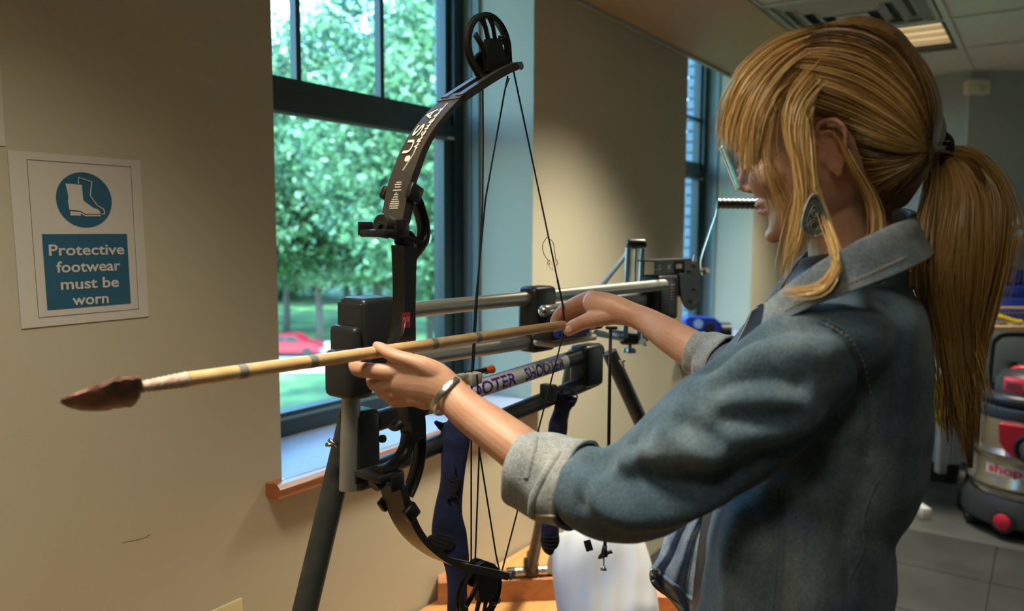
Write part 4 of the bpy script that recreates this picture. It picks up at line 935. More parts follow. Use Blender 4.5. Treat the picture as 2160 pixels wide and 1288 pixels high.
rh = [rows([(1530, 775, 42, 1.085, .030), (1480, 748, 42, 1.12, .030), (1420, 712, 37, 1.165, .029), (1370, 680, 29, 1.21, .024), (1335, 664, 26, 1.235, .023), (1300, 654, 31, 1.25, .022), (1272, 648, 33, 1.262, .022), (1252, 638, 27, 1.272, .020)], 30, 24),
      rows([(1250, 627, 17, 1.275, .0105), (1228, 634, 15.5, 1.285, .0098), (1204, 645, 14.5, 1.300, .0092), (1186, 657, 13.5, 1.312, .0085), (1174, 672, 12, 1.319, .008), (1170, 686, 10.5, 1.321, .0072), (1171, 694, 8, 1.321, .006)], 20, 16),
      rows([(1312, 662, 20, 1.245, .016), (1276, 667, 20, 1.250, .015), (1246, 674, 17.5, 1.257, .0125), (1226, 681, 15.5, 1.266, .0105), (1208, 690, 15, 1.276, .0100), (1198, 698, 11.5, 1.281, .0085)], 18, 16),
      rows([(1254, 633, 16.5, 1.293, .0100), (1226, 644, 14, 1.308, .0092), (1203, 658, 13, 1.322, .0085), (1190, 673, 11, 1.330, .0075), (1187, 685, 8.5, 1.331, .006)], 16, 14),
      rows([(1262, 642, 15, 1.306, .0095), (1236, 653, 13, 1.322, .0088), (1217, 666, 12, 1.332, .008), (1213, 680, 10.5, 1.328, .007), (1222, 690, 8, 1.320, .006)], 16, 14),
      rows([(1270, 652, 13, 1.312, .0085), (1250, 664, 11, 1.325, .0075), (1238, 675, 10, 1.328, .0065), (1243, 684, 8, 1.318, .006)], 14, 12),
      rows([(1256, 655, 16, 1.268, .012), (1262, 668, 16, 1.262, .012)], 6, 12)]
Vr, Fr, _ = fuse(rh, .0017, 3, .45)
# trunk and legs (coarse, under the clothes)
hip = P(1690, 1330, .90); hipz = hip[2]
def leg(s):
    a = hip+r0*.0+f0*(.085*s)+(0, 0, .02); k_ = np.array((a[0], a[1], .48))-r0*.01; an = np.array((a[0]+.0, a[1], .09)); return [a, a*.55+k_*.45, k_, k_*.5+an*.5, an]
trunk = [rows([(1815, 660, 110, .87, .10), (1790, 760, 140, .87, .13), (1770, 900, 150, .87, .125), (1715, 1050, 150, .89, .12), (1690, 1200, 160, .90, .13), (1690, 1330, 170, .90, .15)], 20, 24)]
for s in (-1, 1): trunk.append(tube(cr(leg(s), 14), [.085-.0042*i for i in range(14)], 18))
Vt, Ft, _ = fuse(trunk, .012, 2)
m_skin = bpy.data.materials.new('skin'); m_skin.use_nodes = True
t_ = m_skin.node_tree; b_ = t_.nodes['Principled BSDF']; b_.inputs['Roughness'].default_value = .48
b_.inputs['Subsurface Weight'].default_value = .18; b_.inputs['Subsurface Radius'].default_value = (1, .4, .22); b_.inputs['Subsurface Scale'].default_value = .008
tc = t_.nodes.new('ShaderNodeTexCoord'); nz = t_.nodes.new('ShaderNodeTexNoise'); nz.inputs['Scale'].default_value = 26; nz.inputs['Detail'].default_value = 5
rp = t_.nodes.new('ShaderNodeValToRGB'); rp.color_ramp.elements[0].position = .32; rp.color_ramp.elements[1].position = .68
rp.color_ramp.elements[0].color = (.55, .27, .17, 1); rp.color_ramp.elements[1].color = (.66, .38, .25, 1)
n2 = t_.nodes.new('ShaderNodeTexNoise'); n2.inputs['Scale'].default_value = 420; n2.inputs['Detail'].default_value = 3
bp = t_.nodes.new('ShaderNodeBump'); bp.inputs['Strength'].default_value = .22; bp.inputs['Distance'].default_value = .001
t_.links.new(tc.outputs['Object'], nz.inputs[0]); t_.links.new(tc.outputs['Object'], n2.inputs[0]); t_.links.new(nz.outputs[0], rp.inputs[0]); t_.links.new(rp.outputs[0], b_.inputs['Base Color']); t_.links.new(n2.outputs[0], bp.inputs['Height']); t_.links.new(bp.outputs[0], b_.inputs['Normal'])
foot = hip*np.array((1, 1, 0))
wm = thing('person', foot, 'woman with a blonde ponytail in a blue denim jacket, holding the arrow at the bowstring', 'person')
mesh('body', [(Vh, Fh), (Vl, Fl), (Vr, Fr), (Vt, Ft)], m_skin, wm, smooth=True)
m_lip = mat('lips', (.50, .13, .12), .4, sss=.1); m_eye = mat('eye_white', (.7, .68, .64), .15); m_iris = mat('iris', (.06, .12, .12), .1); m_brow = mat('brow_hair', (.20, .11, .04), .7)
mesh('lips', [tube([H(7.25, -3.25, -2.1), H(8.2, -3.30, -.9), H(8.45, -3.35, 0), H(8.2, -3.30, .9), H(7.25, -3.25, 2.1)], [.001, .0032, .0040, .0032, .001], 10), tube([H(7.15, -4.1, -1.9), H(8.0, -4.15, -.9), H(8.28, -4.2, 0), H(8.0, -4.15, .9), H(7.15, -4.1, 1.9)], [.001, .0036, .0044, .0036, .001], 10)], m_lip, wm, smooth=True)
for s in (1, -1):
    e_ = mesh('eye', [ell(H(7.0, 1.9, s*3.1), (HF, HL, HU), (.0122, .0122, .0105))], m_eye, wm, smooth=True)
    mesh('iris', [ell(H(7.9, 1.5, s*3.15), (HF, HL, HU), (.0040, .0058, .0058))], m_iris, e_, smooth=True)
    mesh('eyelid', [tube(cr([H(6.9, 1.6, s*4.6), H(7.8, 2.5, s*4.0), H(8.3, 2.75, s*3.1), H(8.1, 2.5, s*2.1)], 12), .0034, 10)], m_skin, e_, smooth=True)
    mesh('eyelashes', [tube([H(8.4, 2.25, s*(2.4+.28*k)), H(8.95, 1.75, s*(2.4+.33*k))], [.0005, .0002], 4) for k in range(7)], m_brow, e_)
    mesh('eyebrow', [tube(cr([H(9.15, 3.9, s*1.6), H(9.0, 4.3, s*3.0), H(7.9, 4.1, s*5.0)], 10), [.0018, .0022, .0024, .0026, .0026, .0024, .0022, .002, .0016, .0008], 8)], m_brow, wm, smooth=True)
# nails
m_nail = mat('nail', (.78, .46, .36), .28)
def nail(x, y, d, ang, sx=.0075, sy=.0055):
    c = P(x, y, d); a = nrm(RGT*math.cos(ang)-UPV*math.sin(ang)); n_ = -nrm(ray(x, y)); b = np.cross(n_, a); return ell(c, (a, b, n_), (sx, sy, .0012), 16, 8)
mesh('fingernail', [nail(1200, 694, 1.2675, 2.5, .0068, .0055)], m_nail, wm, smooth=True)

# ---- clothing
def denim(name, c1, c2, c3, sc=9.0):
    m = bpy.data.materials.new(name); m.use_nodes = True; t = m.node_tree; b = t.nodes['Principled BSDF']; b.inputs['Roughness'].default_value = .85; b.inputs['Specular IOR Level'].default_value = .25; b.inputs['Sheen Weight'].default_value = .15
    tc = t.nodes.new('ShaderNodeTexCoord'); a = t.nodes.new('ShaderNodeTexNoise'); a.inputs['Scale'].default_value = sc; a.inputs['Detail'].default_value = 7; a.inputs['Roughness'].default_value = .62
    r = t.nodes.new('ShaderNodeValToRGB'); r.color_ramp.elements[0].position = .30; r.color_ramp.elements[1].position = .72; r.color_ramp.elements[0].color = (*c1, 1); r.color_ramp.elements[1].color = (*c3, 1)
    e = r.color_ramp.elements.new(.5); e.color = (*c2, 1)
    f = t.nodes.new('ShaderNodeTexNoise'); f.inputs['Scale'].default_value = 330; f.inputs['Detail'].default_value = 3
    mx = t.nodes.new('ShaderNodeMix'); mx.data_type = 'RGBA'; mx.blend_type = 'OVERLAY'; mx.inputs[0].default_value = .55
    bp = t.nodes.new('ShaderNodeBump'); bp.inputs['Strength'].default_value = .45; bp.inputs['Distance'].default_value = .0015
    L = t.links; L.new(tc.outputs['Object'], a.inputs[0]); L.new(tc.outputs['Object'], f.inputs[0]); L.new(a.outputs[0], r.inputs[0]); L.new(r.outputs[0], mx.inputs[6]); L.new(f.outputs['Fac'], mx.inputs[7]); L.new(mx.outputs[2], b.inputs['Base Color']); L.new(f.outputs[0], bp.inputs['Height']); L.new(bp.outputs[0], b.inputs['Normal'])
    return m
m_den = denim('washed_denim', (.038, .070, .105), (.085, .135, .175), (.25, .31, .34), 7); m_den2 = denim('pale_denim', (.24, .27, .29), (.34, .36, .36), (.46, .46, .43), 14)
m_den3 = denim('blue_denim', (.08, .13, .24), (.22, .29, .42), (.48, .54, .60), 22); m_seam = mat('seam_thread', (.40, .36, .27), .8); m_ind = mat('indigo_inside', (.015, .022, .04), .9)
tors = rows([(1830, 600, 90, .865, .065), (1818, 640, 128, .865, .110), (1794, 710, 152, .865, .160), (1782, 800, 166, .865, .155), (1768, 900, 178, .87, .150), (1742, 970, 188, .87, .145), (1706, 1050, 178, .875, .140), (1686, 1110, 186, .875, .15), (1682, 1190, 188, .875, .155), (1664, 1288, 190, .875, .160), (1660, 1350, 200, .875, .165)], 34, 30)
slv = rows([(1785, 715, 80, .785, .060), (1738, 735, 100, .758, .066), (1680, 775, 118, .745, .066), (1600, 848, 126, .745, .066), (1510, 915, 128, .75, .064), (1430, 975, 118, .765, .062), (1350, 1028, 106, .785, .058), (1280, 1040, 96, .805, .055), (1228, 1022, 80, .825, .048), (1190, 1010, 66, .838, .042)], 36, 28)
slv2 = rows([(1700, 660, 70, .96, .05), (1650, 720, 85, 1.00, .06), (1590, 775, 72, 1.05, .055), (1540, 780, 60, 1.085, .050), (1510, 764, 52, 1.10, .044)], 20, 20)
Vj, Fj, Nj = fuse([tors, slv, slv2], .0042, 8, .5)
# pressed and raised folds, given as paths on the cloth
bvh = BVHTree.FromPolygons([Vector(v) for v in Vj], Fj)
def drape(x, y, lift=0.0, tree=None):
    r = nrm(ray(x, y)); h = (tree or bvh).ray_cast(Vector(CAM), Vector(r), 5.0)
    if h[0] is None: return None
    return np.array(h[0])-r*lift
folds = [([(1262, 962), (1300, 1000), (1370, 1022), (1470, 1030), (1560, 1000)], .017, -.013), ([(1240, 1010), (1262, 1062), (1330, 1096), (1420, 1088), (1510, 1050)], .014, .009), ([(1300, 980), (1360, 960), (1440, 960), (1530, 958)], .013, .007),
         ([(1255, 955), (1250, 990), (1232, 1060)], .008, -.006), ([(1330, 940), (1335, 975), (1350, 990)], .010, -.006), ([(1500, 770), (1560, 720), (1640, 690), (1720, 690)], .013, -.010), ([(1520, 800), (1580, 755), (1650, 735), (1740, 745)], .014, .007),
         ([(1525, 815), (1600, 800), (1680, 812)], .010, -.007), ([(1530, 850), (1600, 838), (1680, 850), (1720, 880)], .012, .006), ([(1530, 880), (1600, 885), (1670, 880)], .010, -.007), ([(1560, 930), (1620, 915), (1690, 900)], .014, .006),
         ([(1440, 895), (1500, 925), (1540, 950)], .010, -.007), ([(1400, 915), (1450, 930), (1500, 975)], .012, .006), ([(1770, 700), (1815, 760), (1830, 860), (1832, 960)], .007, -.006), ([(1600, 965), (1700, 930), (1790, 880)], .012, -.006),
         ([(1640, 1060), (1645, 1150), (1640, 1280)], .010, -.005), ([(1560, 1090), (1540, 1180), (1545, 1280)], .020, .008), ([(1820, 1010), (1790, 1100), (1800, 1230)], .012, -.006), ([(1720, 1050), (1720, 1160), (1700, 1280)], .018, .007), ([(1880, 640), (1900, 760), (1890, 880)], .014, -.006)]
D = np.zeros(len(Vj))
for pth, w_, a_ in folds:
    q = [drape(x, y) for x, y in pth]; q = [p for p in q if p is not None]
    if len(q) < 2: continue
    q = np.array(cr(q, 30)); dm = np.full(len(Vj), 9.0)
    for a, b in zip(q[:-1], q[1:]):
        ab = b-a; t = np.clip(((Vj-a) @ ab)/(ab @ ab+1e-12), 0, 1); dm = np.minimum(dm, np.linalg.norm(Vj-(a+t[:, None]*ab), axis=1))
    D += a_*np.exp(-(dm/w_)**2)
cz = np.array([noise.noise(Vector(v*np.array((9, 9, 22)))) * .0030 + noise.noise(Vector(v*38+np.array((3, 1, 2))))*.0012 for v in Vj])
Vj2 = Vj+Nj*(D+cz)[:, None]
jk = mesh('jacket', (Vj2, Fj), m_den, wm, smooth=True)
jb = BVHTree.FromPolygons([Vector(v) for v in Vj2], Fj)
def seam(pth, r=.0012, lift=.0005, n=60):
    q = [drape(x, y, lift, jb) for x, y in [(p[0], p[1]) for p in cr(pth, n)]]; q = [p for p in q if p is not None]; return tube(q, r, 6) if len(q) > 2 else None
sm = []
for p in ([(1726, 678), (1775, 705), (1805, 755), (1818, 830), (1822, 900), (1826, 960)], [(1733, 672), (1784, 700), (1815, 752), (1828, 830), (1832, 900)], [(1640, 1030), (1640, 1150), (1630, 1285)], [(1652, 1030), (1652, 1150), (1642, 1285)], [(1852, 1010), (1825, 1080), (1820, 1160), (1790, 1230), (1815, 1285)]):
    s_ = seam(p)
    if s_: sm.append(s_)
for i, s_ in enumerate(sm): mesh('seam', [s_], m_den, jk, smooth=True)
st = []
for p in ([(1742, 682), (1790, 712), (1822, 765), (1836, 830)],):
    q = [drape(a[0], a[1], .001, jb) for a in cr(p, 30)]
    for k in range(0, 29, 2):
        if q[k] is not None and q[k+1] is not None: st.append(tube([q[k], q[k+1]], .0008, 5))
if st: o = mesh('stitching', st, m_seam, jk); o['kind'] = 'stuff'
# turned-back cuffs
def cuff(rw, folds_, m, name='cuff', n=30, k=56, up=None):
    pts = cr(rw, n); q = [P(p[0], p[1], p[3]) for p in pts]; hu = ray(float(np.mean([p[0] for p in pts])), 644); _, T, N = frames(q, nrm((hu[0], hu[1], 0)))
    V = []; F = []
    def ringp(i, sc, sh=0.0):
        p = pts[i]; Bv = np.cross(T[i], N[i]); out_ = []
        for j in range(k):
            t = 2*math.pi*j/k; w_ = 1+.03*math.sin(t*3+i*.12)+.018*math.sin(t*7-i*.2)+.02*math.sin(t*2+i*.35)
            out_.append(q[i]+T[i]*sh+N[i]*p[4]*math.cos(t)*sc*w_+Bv*p[2]*p[3]/FPX*math.sin(t)*sc*w_)
        return out_
    seq = [(i, 1.0, 0) for i in range(n)]+[(n-1, .96, .002), (n-1, .90, 0)]
    seq = [(3, .80, 0), (1, .86, 0), (0, .93, -.001), (0, .98, -.0015)]+seq
    for s_ in seq: V += ringp(*s_)
    for i in range(len(seq)-1):
        for j in range(k): F.append((i*k+j, i*k+(j+1) % k, (i+1)*k+(j+1) % k, (i+1)*k+j))
    return mesh(name, (V, F), m, wm, smooth=True)
c1_ = cuff([(1096, 985, 80, .868, .046), (1130, 995, 86, .860, .049), (1180, 1010, 92, .848, .052), (1222, 1024, 98, .835, .055)], None, m_den2)
c2_ = cuff([(1466, 742, 47, 1.125, .038), (1495, 752, 53, 1.112, .042), (1530, 768, 62, 1.09, .048)], None, m_den2)
# creases and hem of the near cuff
cb = BVHTree.FromObject(c1_, bpy.context.evaluated_depsgraph_get()) if False else None
me_ = c1_.data; cb = BVHTree.FromPolygons([v.co+Vector(PLOC[wm.name]) for v in me_.vertices], [tuple(p.vertices) for p in me_.polygons])
def seamc(pth, r, lift=.0006):
    q = [drape(p[0], p[1], lift, cb) for p in cr(pth, 30)]; q = [p for p in q if p is not None]; return tube(q, r, 8)
mesh('crease', [seamc([(1128, 925), (1124, 960), (1112, 1010)], .0050, -.0036)], m_den2, c1_, smooth=True)
mesh('crease', [seamc([(1180, 955), (1150, 1005), (1128, 1050), (1124, 1085)], .0060, -.0042)], m_den2, c1_, smooth=True)
mesh('hem', [seamc([(1128, 1086), (1165, 1088), (1200, 1092)], .0016, 0)], m_seam, c1_, smooth=True)
mesh('hem', [seamc([(1238, 938), (1224, 980), (1208, 1040), (1197, 1100)], .0022, -.0008)], m_den2, c1_, smooth=True)
# collar, turned down, running round the neck
cl = cr([(1614, 662, 26, .765), (1645, 645, 31, .745), (1700, 612, 36, .722), (1770, 577, 42, .708), (1850, 541, 45, .712), (1915, 512, 42, .740), (1946, 496, 36, .810), (1935, 478, 34, .925), (1880, 478, 38, .965), (1800, 505, 40, .975), (1710, 560, 38, .965), (1650, 612, 32, .950), (1615, 650, 26, .935)], 60)
q = [P(p[0], p[1], p[3]) for p in cl]; cen = P(1800, 560, .865); V = []; F = []; k = 10
for i, (p, r) in enumerate(zip(q, cl)):
    a = q[max(0, i-1)]; b = q[min(len(q)-1, i+1)]; T = nrm(b-a); o_ = p-cen; o_[2] = 0; o_ = nrm(o_-T*(o_ @ T)); up_ = nrm(np.cross(T, o_)); up_ = up_ if up_[2] > 0 else -up_
    h = r[2]*r[3]/FPX
    prof = [(h, -.004), (h*1.02, .001), (h*.9, .006), (h*.3, .010), (-h*.4, .016), (-h, .021), (-h*1.05, .019), (-h*.95, .015), (-h*.3, .009), (h*.6, .001)]
    for (y, x) in prof: V.append(p+up_*y+o_*(x-.010))
for i in range(len(q)-1):
    for j in range(k): F.append((i*k+j, i*k+(j+1) % k, (i+1)*k+(j+1) % k, (i+1)*k+j))
F += [tuple(range(k-1, -1, -1)), tuple((len(q)-1)*k+j for j in range(k))]
co = mesh('collar', (V, F), m_den2, wm, smooth=50)
co.data.materials[0] = denim('collar_denim', (.09, .12, .15), (.17, .20, .225), (.33, .35, .345), 20)
cbv = BVHTree.FromPolygons([Vector(v) for v in V], F); st = []
for p in ([(1655, 655), (1700, 634), (1770, 606), (1850, 570), (1910, 542)],):
    qq = [drape(a[0], a[1], .0006, cbv) for a in cr(p, 84)]
    for kk in range(0, 83, 2):
        if qq[kk] is not None and qq[kk+1] is not None: st.append(tube([qq[kk], qq[kk+1]], .0009, 5))
for x0, y0, x1, y1 in ((1622, 650, 1634, 686), (1632, 645, 1644, 680)):
    a, b = drape(x0, y0, .0006, cbv), drape(x1, y1, .0006, cbv)
    if a is not None and b is not None: st.append(tube([a, b], .0009, 5))
o = mesh('stitching', st, m_seam, co); o['kind'] = 'stuff'
# dark shirt inside, far lapel and the open far front
mesh('shirt', [rows([(1770, 620, 110, .87, .10), (1730, 760, 110, .88, .11), (1690, 900, 150, .885, .11), (1650, 1050, 150, .89, .11), (1625, 1180, 150, .895, .12), (1610, 1320, 150, .90, .13)], 20, 24)], m_black, wm, smooth=True)
def sheet(L_, R_, th, n=26, m=14, wav=.004, wf=9):
    L_ = cr(L_, n); R_ = cr(R_, n); V = []; F = []
    for side in (0, 1):
        for i in range(n):
            for j in range(m):
                t = j/(m-1); p = L_[i]*(1-t)+R_[i]*t; d = p[2]+wav*math.sin(t*wf+i*.25)+th*side; V.append(P(p[0], p[1], d))
    N_ = n*m
    for i in range(n-1):
        for j in range(m-1):
            k = i*m+j; F.append((k, k+1, k+m+1, k+m)); k += N_; F.append((k, k+m, k+m+1, k+1))
    for i in range(n-1):
        for j in (0, m-1): a = i*m+j; F.append((a, a+m, a+m+N_, a+N_))
    for j in range(m-1):
        for i in (0, n-1): a = i*m+j; F.append((a, a+1, a+1+N_, a+N_))
    return V, F
op = mesh('open_front', [sheet([(1420, 1085, .985), (1402, 1130, .980), (1390, 1170, .975), (1370, 1206, .97), (1378, 1236, .97), (1412, 1264, .972), (1440, 1300, .975), (1470, 1340, .98)], [(1500, 1085, .92), (1488, 1130, .92), (1490, 1165, .92), (1505, 1200, .92), (1508, 1235, .92), (1496, 1270, .92), (1486, 1300, .92), (1490, 1340, .92)], .004, 40, 26, .007, 16)], m_den3, wm, smooth=True)
def d_open(x): return .97-(x-1390)/110*.05-.006
ob_ = BVHTree.FromPolygons([v.co+Vector(PLOC[wm.name]) for v in op.data.vertices], [tuple(p.vertices) for p in op.data.polygons])
def seamo(pth, r):
    q = [drape(p[0], p[1], -r*.35, ob_) for p in cr(pth, 60)]; q = [p for p in q if p is not None]; return tube(q, r, 8)
mesh('waistband', [seamo([(1378, 1196), (1402, 1216), (1440, 1246), (1474, 1272)], .0030)], m_den3, op, smooth=True)
mesh('hem', [seamo([(1376, 1222), (1408, 1252), (1442, 1284)], .0030)], m_den2, op, smooth=True)
mesh('seam', [seamo([(1462, 1150), (1455, 1200), (1446, 1240)], .0024)], m_den3, op, smooth=True)
mesh('button', [lathe(P(1383, 1206, .962), [(.0001, .003), (.006, .002), (.007, 0)], axis=-f0, n=18)], m_steel, op, smooth=True)
mesh('lapel', [sheet([(1605, 640, .90), (1585, 655, .90), (1572, 680, .90), (1556, 715, .90), (1545, 740, .90)], [(1650, 650, .86), (1640, 668, .86), (1630, 690, .86), (1600, 720, .86), (1570, 740, .87)], .004, 16, 10, .002, 5)], m_ind, wm, smooth=True)
mesh('lapel_edge', [tube([P(x, y, .899) for x, y in cr([(1606, 648), (1588, 654), (1577, 678), (1558, 718), (1546, 742)], 16)], .0014, 8)], m_den2, wm, smooth=True)
for s in (-1, 1):
    q = leg(s); mesh('trouser_leg', [tube(cr(q, 14), [.098-.0036*i for i in range(14)], 20)], m_black, wm, smooth=True)
    a = q[-1]; mesh('shoe', [tube([a*np.array((1, 1, 0))+(0, 0, .035)+el*x+(0, 0, z) for x, z in ((-.06, .02), (0, .02), (.08, .005), (.15, -.005), (.19, -.01))], [(.03, .034), (.042, .038), (.035, .04), (.028, .042), (.02, .03)], 16, up=UZ)], m_black, wm, smooth=True)

# ---- hair
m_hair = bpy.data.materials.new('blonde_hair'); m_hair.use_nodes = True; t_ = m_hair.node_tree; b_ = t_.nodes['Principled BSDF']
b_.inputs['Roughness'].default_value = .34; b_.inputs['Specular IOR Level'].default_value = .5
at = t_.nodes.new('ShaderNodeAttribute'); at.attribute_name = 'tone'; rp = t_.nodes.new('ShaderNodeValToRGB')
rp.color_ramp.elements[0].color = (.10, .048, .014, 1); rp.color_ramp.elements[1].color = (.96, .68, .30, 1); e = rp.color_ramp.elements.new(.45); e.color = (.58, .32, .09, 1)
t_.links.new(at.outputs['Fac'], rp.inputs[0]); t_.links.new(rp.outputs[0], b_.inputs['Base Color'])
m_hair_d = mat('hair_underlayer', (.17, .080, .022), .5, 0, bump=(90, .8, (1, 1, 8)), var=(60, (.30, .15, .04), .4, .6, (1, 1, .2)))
capVF = slices([(-8.2, -3.2, -6.2, 3.6), (-5.6, -2.6, -8.8, 6.0), (-2.9, -1.9, -10.4, 7.1), (-.2, -1.5, -11.7, 7.8), (2.0, -1.2, -11.9, 8.0), (3.8, 1.0, -11.8, 8.1), (5.2, 7.2, -11.6, 8.3), (7.2, 9.0, -11.0, 8.1), (9.4, 7.6, -10.2, 7.2), (11.4, 5.0, -8.6, 5.3), (12.6, 1.0, -6.6, 2.9), (12.9, -1.0, -4.4, 1.2)], 40, 48, 2.9, .0)
knotVF = ell(P(1955, 318, HD), (RGT, UPV, FWD), (.017, .015, .017))
Vc, Fc, Nc = fuse([capVF, knotVF, ell(H(-8.6, -.9), (HF, HL, HU), (.034, .034, .034)), ell(P(1928, 312, HD-.008), (RGT, UPV, FWD), (.030, .024, .028))], .003, 10, .5)
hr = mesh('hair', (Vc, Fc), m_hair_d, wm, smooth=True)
hb_ = BVHTree.FromPolygons([Vector(v) for v in Vc], Fc)
rg = np.random.default_rng(7)
def strands(paths, tones, wdt):
    """paths (S, n, 3) -> ribbons with a tone attribute"""
    S, n, _ = paths.shape; T = np.gradient(paths, axis=1); T /= np.linalg.norm(T, axis=2)[:, :, None]+1e-9
    rv = rg.normal(size=(S, 1, 3)); vw = paths-CAM; vw /= np.linalg.norm(vw, axis=2)[:, :, None]
    side = np.cross(T, vw+rv*.55); side /= np.linalg.norm(side, axis=2)[:, :, None]+1e-9
    tp = np.linspace(0, 1, n); tw = (np.minimum(1, (1-tp)*5+.15))[None, :, None]*wdt[:, None, None]
    A = paths+side*tw/2; Bq = paths-side*tw/2
    V = np.stack([A, Bq], 2).reshape(-1, 3); base = (np.arange(S)*n*2)[:, None]+np.arange(n-1)[None, :]*2
    F = np.stack([base, base+1, base+3, base+2], 2).reshape(-1, 4)
    tn = np.repeat(tones, 2, axis=1).reshape(-1); return V, F, tn
HA = []
def guide_set(guides, count, spread, lift=(.0, .006), wd=(.0007, .0012), tone=(.3, .85), rootdark=0.25, n=18, cap_tree=hb_, mirror=True, tjit=.12, wave=.0):
    """guides: list of pixel paths ordered across the hair; strands are blended between neighbours and laid on the cap"""
    G = [np.array(cr([np.array(p, float) for p in g], n)) for g in guides]; G = np.array(G); K = len(G)
    out_ = []; tones = []; wds = []
    clump = np.convolve(rg.normal(size=400), np.ones(5)/5, 'same')*1.6
    for s in range(count):
        a = rg.uniform(0, K-1); i = min(int(a), K-2); f = a-i; p = G[i]*(1-f)+G[i+1]*f
        off = rg.normal(size=2)*spread; tt_ = np.linspace(0, 1, n); s0_ = rg.uniform(0, .16)**1.2; ii = (s0_+tt_*(1-s0_))*(n-1); j0 = np.minimum(ii.astype(int), n-2); p = p[j0]*(1-(ii-j0))[:, None]+p[j0+1]*(ii-j0)[:, None]; p = p[:, :2]+off[None, :]*(.4+.6*np.sin(tt_*math.pi))[:, None]
        L = rg.uniform(*lift); q = np.zeros((n, 3)); ok = True; last = None
        for k in range(n):
            h = drape(p[k, 0], p[k, 1], L+.0005, cap_tree)
            if h is None:
                if last is None: last = HD-.02
                h = P(p[k, 0], p[k, 1], last)
            last = depth_of(h); q[k] = h
        # smooth depth
        for _ in range(2): q[1:-1] = (q[:-2]+q[1:-1]*2+q[2:])/4
        if mirror and rg.random() < .42:
            dl_ = (q-HC) @ HL; q = q-2*dl_[:, None]*HL[None, :]
        t0 = rg.uniform(*tone)+clump[int(a/(K-1)*399)]*.38-.42*max(0, 1-a/1.6)-.22*max(0, a-(K-2.2))  # outer guides toned down: shade on crown back and nape painted in
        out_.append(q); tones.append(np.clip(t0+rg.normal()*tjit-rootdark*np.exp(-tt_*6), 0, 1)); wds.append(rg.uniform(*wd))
    HA.append(strands(np.array(out_), np.array(tones), np.array(wds)))
# swept back from the hairline to the tie
KN = (1958, 316)
guide_set([[(1655, 98), (1700, 62), (1780, 48), (1860, 72), (1924, 130), (1955, 210), (1962, 270), KN], [(1640, 118), (1720, 100), (1810, 110), (1890, 160), (1940, 230), KN], [(1625, 140), (1710, 150), (1800, 175), (1880, 230), (1930, 275), KN],
           [(1610, 165), (1690, 195), (1780, 225), (1870, 270), (1925, 298), KN], [(1600, 195), (1680, 235), (1760, 255), (1850, 290), (1915, 308), KN], [(1640, 235), (1700, 258), (1770, 275), (1850, 305), (1910, 318), KN]],
          4200, 5, (.0, .007), tone=(.28, .80), rootdark=.2)
guide_set([[(1755, 275), (1790, 290), (1850, 312), (1915, 322), KN], [(1768, 320), (1810, 330), (1870, 336), (1920, 328), KN], [(1775, 370), (1820, 366), (1880, 352), (1930, 335), KN], [(1800, 430), (1840, 410), (1895, 372), (1935, 340), KN], [(1850, 455), (1880, 425), (1920, 380), (1948, 340), KN]],
          1500, 5, (.0, .005), tone=(.02, .34), rootdark=.0)
def free_set(guides, count, spread, wd=(.0007, .0011), tone=(.4, .95), n=18, spread_end=None, tjit=.12, root=.2, dsp=.006):
    """guides with explicit depth: (x, y, d)"""
    G = np.array([cr([np.array(p, float) for p in g], n) for g in guides]); K = len(G); out_ = []; tones = []; wds = []
    clump = np.convolve(rg.normal(size=400), np.ones(7)/7, 'same')*1.8; tt_ = np.linspace(0, 1, n); se = spread if spread_end is None else spread_end
    for s in range(count):
        a = rg.uniform(0, K-1) if K > 1 else 0; i = min(int(a), max(K-2, 0)); f = a-i; p = G[i]*(1-f)+(G[min(i+1, K-1)])*f
        off = rg.normal(size=3)*np.array((1, 1, 0)); sc = (spread*(1-tt_)+se*tt_)[:, None]; w2 = rg.normal(size=2)*se*.5
        s0_ = rg.uniform(-.05, .05); ii = np.clip(s0_+tt_*rg.uniform(.78, 1.0), -.06, 1)*(n-1); j0 = np.clip(ii.astype(int), 0, n-2); p = p[j0]*(1-(ii-j0))[:, None]+p[j0+1]*(ii-j0)[:, None]; p[:, :2] += off[None, :2]*sc+np.sin(tt_*5+rg.uniform(0, 6))[:, None]*w2[None, :]*tt_[:, None]; p[:, 2] += rg.normal()*dsp
        for kk in range(n):
            h = drape(p[kk, 0], p[kk, 1], .0, hb_)
            if h is not None and HD-.11 < p[kk, 2]:
                dh = depth_of(h)
                if p[kk, 2] < HD+.02: p[kk, 2] = min(p[kk, 2], dh-.0015)
        p[1:-1, 2] = (p[:-2, 2]+2*p[1:-1, 2]+p[2:, 2])/4
        out_.append(np.array([P(*v) for v in p])); tones.append(np.clip(rg.uniform(*tone)+clump[int(a/max(K-1, 1)*399)]*.25+rg.normal()*tjit-root*np.exp(-tt_*7), 0, 1)); wds.append(rg.uniform(*wd))
    HA.append(strands(np.array(out_), np.array(tones), np.array(wds)))
dN = HD-.083
